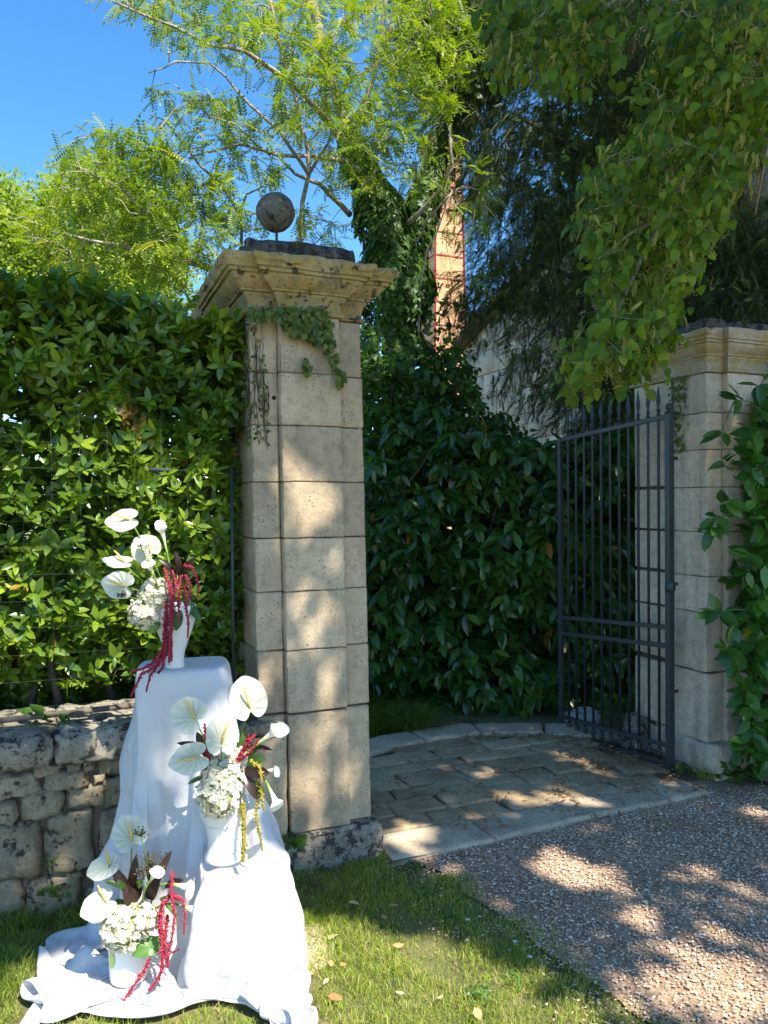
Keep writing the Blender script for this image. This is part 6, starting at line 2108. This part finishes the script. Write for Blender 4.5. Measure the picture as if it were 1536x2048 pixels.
# tussock behind the curved kerb
n = 1500
a = RNG.uniform(0, 1, n); base = np.stack([-.12 + .5 * a + RNG.normal(size=n) * .05, 4.95 + .35 * a + RNG.normal(size=n) * .10], -1)
cls = np.stack([RNG.choice([-.10, .0, .1, .2], n), RNG.choice([5.05, 5.15, 5.25], n)], -1) + RNG.normal(size=(n, 2)) * .03
tus = thing('grass_tussock', (.1, 5.1, 0), 'tussock of long arching dark grass behind the kerb beside the left pier', 'grass tussock')
o = blades(cls, RNG.uniform(.12, .26, n), RNG.uniform(.002, .0035, n), 1.8, np.clip(RNG.uniform(0, .12, n), 0, 1), 'blades', tus); o['kind'] = 'stuff'
tu2 = thing('grass_tuft', gp(1412, 1555), 'small wispy grass tuft at the foot of the right pier', 'grass tuft')
c = gp(1412, 1558); n = 70
o = blades(c[:2] + RNG.normal(size=(n, 2)) * .025, RNG.uniform(.05, .13, n), RNG.uniform(.0008, .0016, n), 1.0, RNG.uniform(.2, .9, n), 'blades', tu2); o['kind'] = 'stuff'


def small_plant(name, c, r, n, size, mat, base, label, cat, tone=(.2, .9), up=.6, group=None):
    t_ = thing(name, c, label, cat, group)
    P = np.array(c) + rnd_unit(n) * np.array([r, r, r * up]) * RNG.uniform(.2, 1, (n, 1)); P[:, 2] = np.maximum(P[:, 2], c[2] + .005)
    d = norm(P - np.array(c) + rnd_unit(n) * r * .5); nn = UPV + rnd_unit(n) * .5 + np.array([0, -.5, 0])
    V, fs, tn = bake_leaves(base, frames(d, nn), P, RNG.uniform(.6, 1.1, n) * size, RNG.uniform(*tone, n))
    o = link('leaves', mesh_np('leaves', V, fs, mat, True, tn), t_); o['kind'] = 'stuff'
    mb = MB()
    for i in range(0, n, 2): mb.tube([c, (np.array(c) + P[i]) / 2 + (0, 0, .006), P[i]], .001, 3, False)
    o = mb.build('stem', M_STEM, t_); return t_


small_plant('ivy_sprig', at(583, 1690, 3.10), .05, 16, .045, M_IVY, ivy_leaf(), 'ivy sprig at the crack where wall meets the left pier foot', 'ivy sprig')
small_plant('weed', at(110, 1785, 2.78), .055, 26, .03, M_BUSH, round_leaf(.4), 'small green weed growing from the wall stones above the grass', 'weed')
small_plant('weed', at(102, 1725, 2.76), .03, 14, .015, M_BUSH, round_leaf(.4), 'tiny moss-like weed in a joint between two big wall stones', 'weed')
small_plant('wall_plant', at(95, 1432, 2.86), .07, 10, .06, M_BUSH, round_leaf(.4), 'broad leaved seedling growing on top of the coping joint', 'plant', (.1, .5))
small_plant('ivy_patch', gp(1385, 1560) + np.array([-.03, .1, .02]), .05, 26, .035, M_IVY, ivy_leaf(), 'ivy patch at the gate hinge foot against the right pier', 'ivy')
small_plant('ivy_runner', gp(1475, 1565) + np.array([0, .05, .03]), .16, 90, .045, M_IVY, ivy_leaf(), 'ivy spreading over the ground below the right laurel', 'ivy')
small_plant('ivy_clump', at(1245, 1420, 5.05), .18, 120, .05, M_IVY, ivy_leaf(), 'ivy clump seen through the lower bars of the gate', 'ivy')
for k, (px, py) in enumerate([(760, 1715), (830, 1735), (850, 1790), (900, 1830), (1030, 1965), (960, 1990)]):
    small_plant('clover_patch', gp(px, py) + np.array([0, 0, .006]), .05, 46, .013, M_BUSH, round_leaf(.45), ['clover patch touching the base stone of the left pier', 'clover patch where the kerb stone meets the gravel', 'clover patch in the thin strip between lawn and gravel', 'grey green clover patch in the tree shadow on the lawn edge', 'clover patch in the sunlit lawn nearest the gravel corner', 'clover patch in the sun at the very front of the lawn'][k], 'clover', (.2, .8), .2, 'clover patches in the lawn')

# creeper on the top of the left pier
cre = thing('creeper', WF(.2, -.06, 2.2), 'small leaved creeper hanging from the cornice over the left pier face', 'creeper')
pc = np.concatenate([poly_sample([(556, 612), (650, 612), (664, 650), (668, 700), (640, 690), (600, 672), (570, 660)], 420), poly_sample([(500, 612), (560, 612), (560, 632), (500, 640)], 90), poly_sample([(640, 690), (672, 690), (690, 760), (680, 770), (665, 725)], 45), poly_sample([(608, 715), (622, 715), (622, 745), (606, 745)], 24)])
def on_pier(px, py, t):
    P = []
    for a, b, tt in zip(px, py, t):
        d = FWD * F + RT * (a - 768) - UP * (b - 1024); o0 = WF(0, tt); k_ = ((o0 - CAM) @ Vd) / (d @ Vd); P.append(CAM + d * k_)
    return np.array(P)
P = on_pier(pc[:, 0], pc[:, 1], -PJ - RNG.uniform(.006, .05, len(pc)))
d = np.array([0, 0, -1.0]) + U * 0 + rnd_unit(len(P)) * .7; nn = -Vd + rnd_unit(len(P)) * .45 + UPV * .4
M_CREEP = leaf_mat('creeper_leaf', [(0, (.05, .10, .02)), (.6, (.11, .17, .03)), (1, (.22, .26, .05))], .5, .35)
foliage(cre, round_leaf(.48), frames(d, nn), P, RNG.uniform(.016, .030, len(P)), RNG.rand(len(P)), M_CREEP, 60)
cr2 = thing('dry_creeper', WF(-.02, .1, 2.0), 'brown dry creeper stems on the left pier beside the hedge', 'creeper')
mb = MB()
for k in range(34):
    s0 = RNG.uniform(-.012, .0); t0_ = RNG.uniform(-.01, .12) ; z0 = RNG.uniform(2.0, 2.28)
    sF = RNG.uniform(0, .06) if k % 2 else None
    pts = []
    for j in range(7):
        z = z0 - j * RNG.uniform(.02, .06)
        pts.append(M1 @ Vector((-.006 if sF is None else sF + RNG.normal() * .01, (t0_ + RNG.normal() * .012) if sF is None else -.006, z)))
    mb.tube(pts, .0012, 3, False)
mb.build('stems', M_TWIG, cr2)['kind'] = 'stuff'
zr = RNG.uniform(1.75, 2.25, 110); P = np.array([tuple(M1 @ Vector((-.01 if k % 2 else RNG.uniform(0, .07), RNG.uniform(-.01, .1) if k % 2 else -.01, z))) for k, z in enumerate(zr)])
V, fs, tn = bake_leaves(round_leaf(.48), frames(rnd_unit(110) - UPV, -Vd - U + rnd_unit(110) * .5), P, RNG.uniform(.010, .022, 110), RNG.rand(110))
o = link('leaves', mesh_np('leaves', V, fs, M_CREEP, True, tn), cr2); o['kind'] = 'stuff'
# ivy trailing on right pier
cr3 = thing('trailing_ivy', WF(.0, .2, 2.1, P2), 'ivy trail hanging on the bright side face of the right pier above the gate', 'ivy')
n = 170
tt = RNG.uniform(.14, .26, n); z = 2.22 - RNG.uniform(0, 1, n) ** 1.3 * .42
P = np.array([tuple(M2 @ Vector((-RNG.uniform(.005, .035), a + RNG.normal() * .01, b))) for a, b in zip(tt, z)])
V, fs, tn = bake_leaves(ivy_leaf(), frames(rnd_unit(n) * .6 - UPV, -U + rnd_unit(n) * .5), P, RNG.uniform(.014, .030, n), RNG.uniform(.3, 1, n))
o = link('leaves', mesh_np('leaves', V, fs, M_CREEP, True, tn), cr3); o['kind'] = 'stuff'

# fallen leaves, one by one
M_FALL = tone_mat('fallen_leaf', [(0, (.35, .15, .06)), (.5, (.55, .36, .14)), (1, (.62, .55, .28))], .8)
fl = [(708, 1817, .05, .8, 'yellow fallen leaf on the shaded grass in front of the left pier'), (797, 1901, .045, .3, 'tan fallen leaf in the middle of the sunlit lawn'), (668, 1885, .06, .95, 'pale fallen leaf on the grass beside the flat stone'),
      (662, 1938, .035, .3, 'thin brown fallen leaf, the left one of a close pair on the sunlit lawn'), (686, 1940, .035, .25, 'curled orange leaf, the right one of a close pair on the sunlit lawn'), (670, 2008, .05, .05, 'reddish fallen leaf nearest the front tail of the cloth'),
      (788, 1822, .04, .3, 'small brown fallen leaf in shade between the pier foot and the gravel'), (800, 1998, .035, 1.0, 'cream fallen leaf towards the front of the sunny lawn'), (880, 2007, .03, .9, 'small bright yellow leaf at the front of the sunny lawn'),
      (590, 1725, .05, .1, 'orange dead leaf by the ivy at the left pier foot'), (652, 1975, .03, 1, 'small white dry leaf between the cloth tail and the leaf pair'), (955, 2040, .05, .6, 'large pale leaf at the front edge of the lawn'),
      (768, 1845, .03, .2, 'narrow brown leaf at the border of light and shadow on the lawn')]
for i, (px, py, sz_, tn_, lb) in enumerate(fl):
    c = gp(px, py); rs = random.Random(i)
    V0, f0 = leaf_base(.26, .10 * rs.uniform(-1, 1), .12)
    M = Matrix.Translation((c[0], c[1], .022)) @ Matrix.Rotation(rs.uniform(0, 6), 4, 'Z') @ Matrix.Rotation(rs.uniform(-.3, .3), 4, 'Y') @ Matrix.Scale(sz_, 4)
    o = link('fallen_leaf', mesh_np('fallen_leaf', V0 - np.array([0, .5, 0]), f0, M_FALL, True, np.full(len(V0), tn_)))
    o.matrix_basis = M; tag(o, lb, 'leaf', 'dead leaves lying on the lawn')
# daisies
M_DAISY = plain('daisy', (.75, .75, .7), .6, 0, 30, .1, 0)
for i, (px, py, lb) in enumerate([(936, 1856, 'white daisy in the shaded grass, nearest the pier'), (1030, 1901, 'white daisy in the shaded grass halfway along the gravel edge'), (1060, 1932, 'white daisy closest to the front right of the lawn edge')]):
    c = gp(px, py); t_ = thing('daisy', c, lb, 'daisy', 'daisies along the lawn edge')
    mb = MB(); mb.tube([c, c + np.array([0, 0, .03])], .0008, 4); mb.build('stem', M_STEM, t_)
    mb = MB()
    for k in range(12):
        a = k * PI_ / 6; e = np.array([math.cos(a), math.sin(a), .15]); f_ = np.array([-math.sin(a), math.cos(a), 0]); b = len(mb.v); q = c + np.array([0, 0, .03])
        mb.v += [tuple(q + e * .002), tuple(q + e * .007 + f_ * .0016), tuple(q + e * .010), tuple(q + e * .007 - f_ * .0016)]; mb.f.append((b, b + 1, b + 2, b + 3))
    mb.build('petals', M_DAISY, t_)
    mb = MB(); mb.lathe([(.0028, 0), (.0024, .0015), (.0002, .0022)], tuple(c + np.array([0, 0, .03])), 8); mb.build('flower_centre', M_SPAD, t_)
print('tris', sum(sum(len(p.vertices) - 2 for p in o.data.polygons) for o in bpy.data.objects if o.type == 'MESH' and o.name.split('.')[0] not in ('leaf',)), 'objs', len(bpy.data.objects))
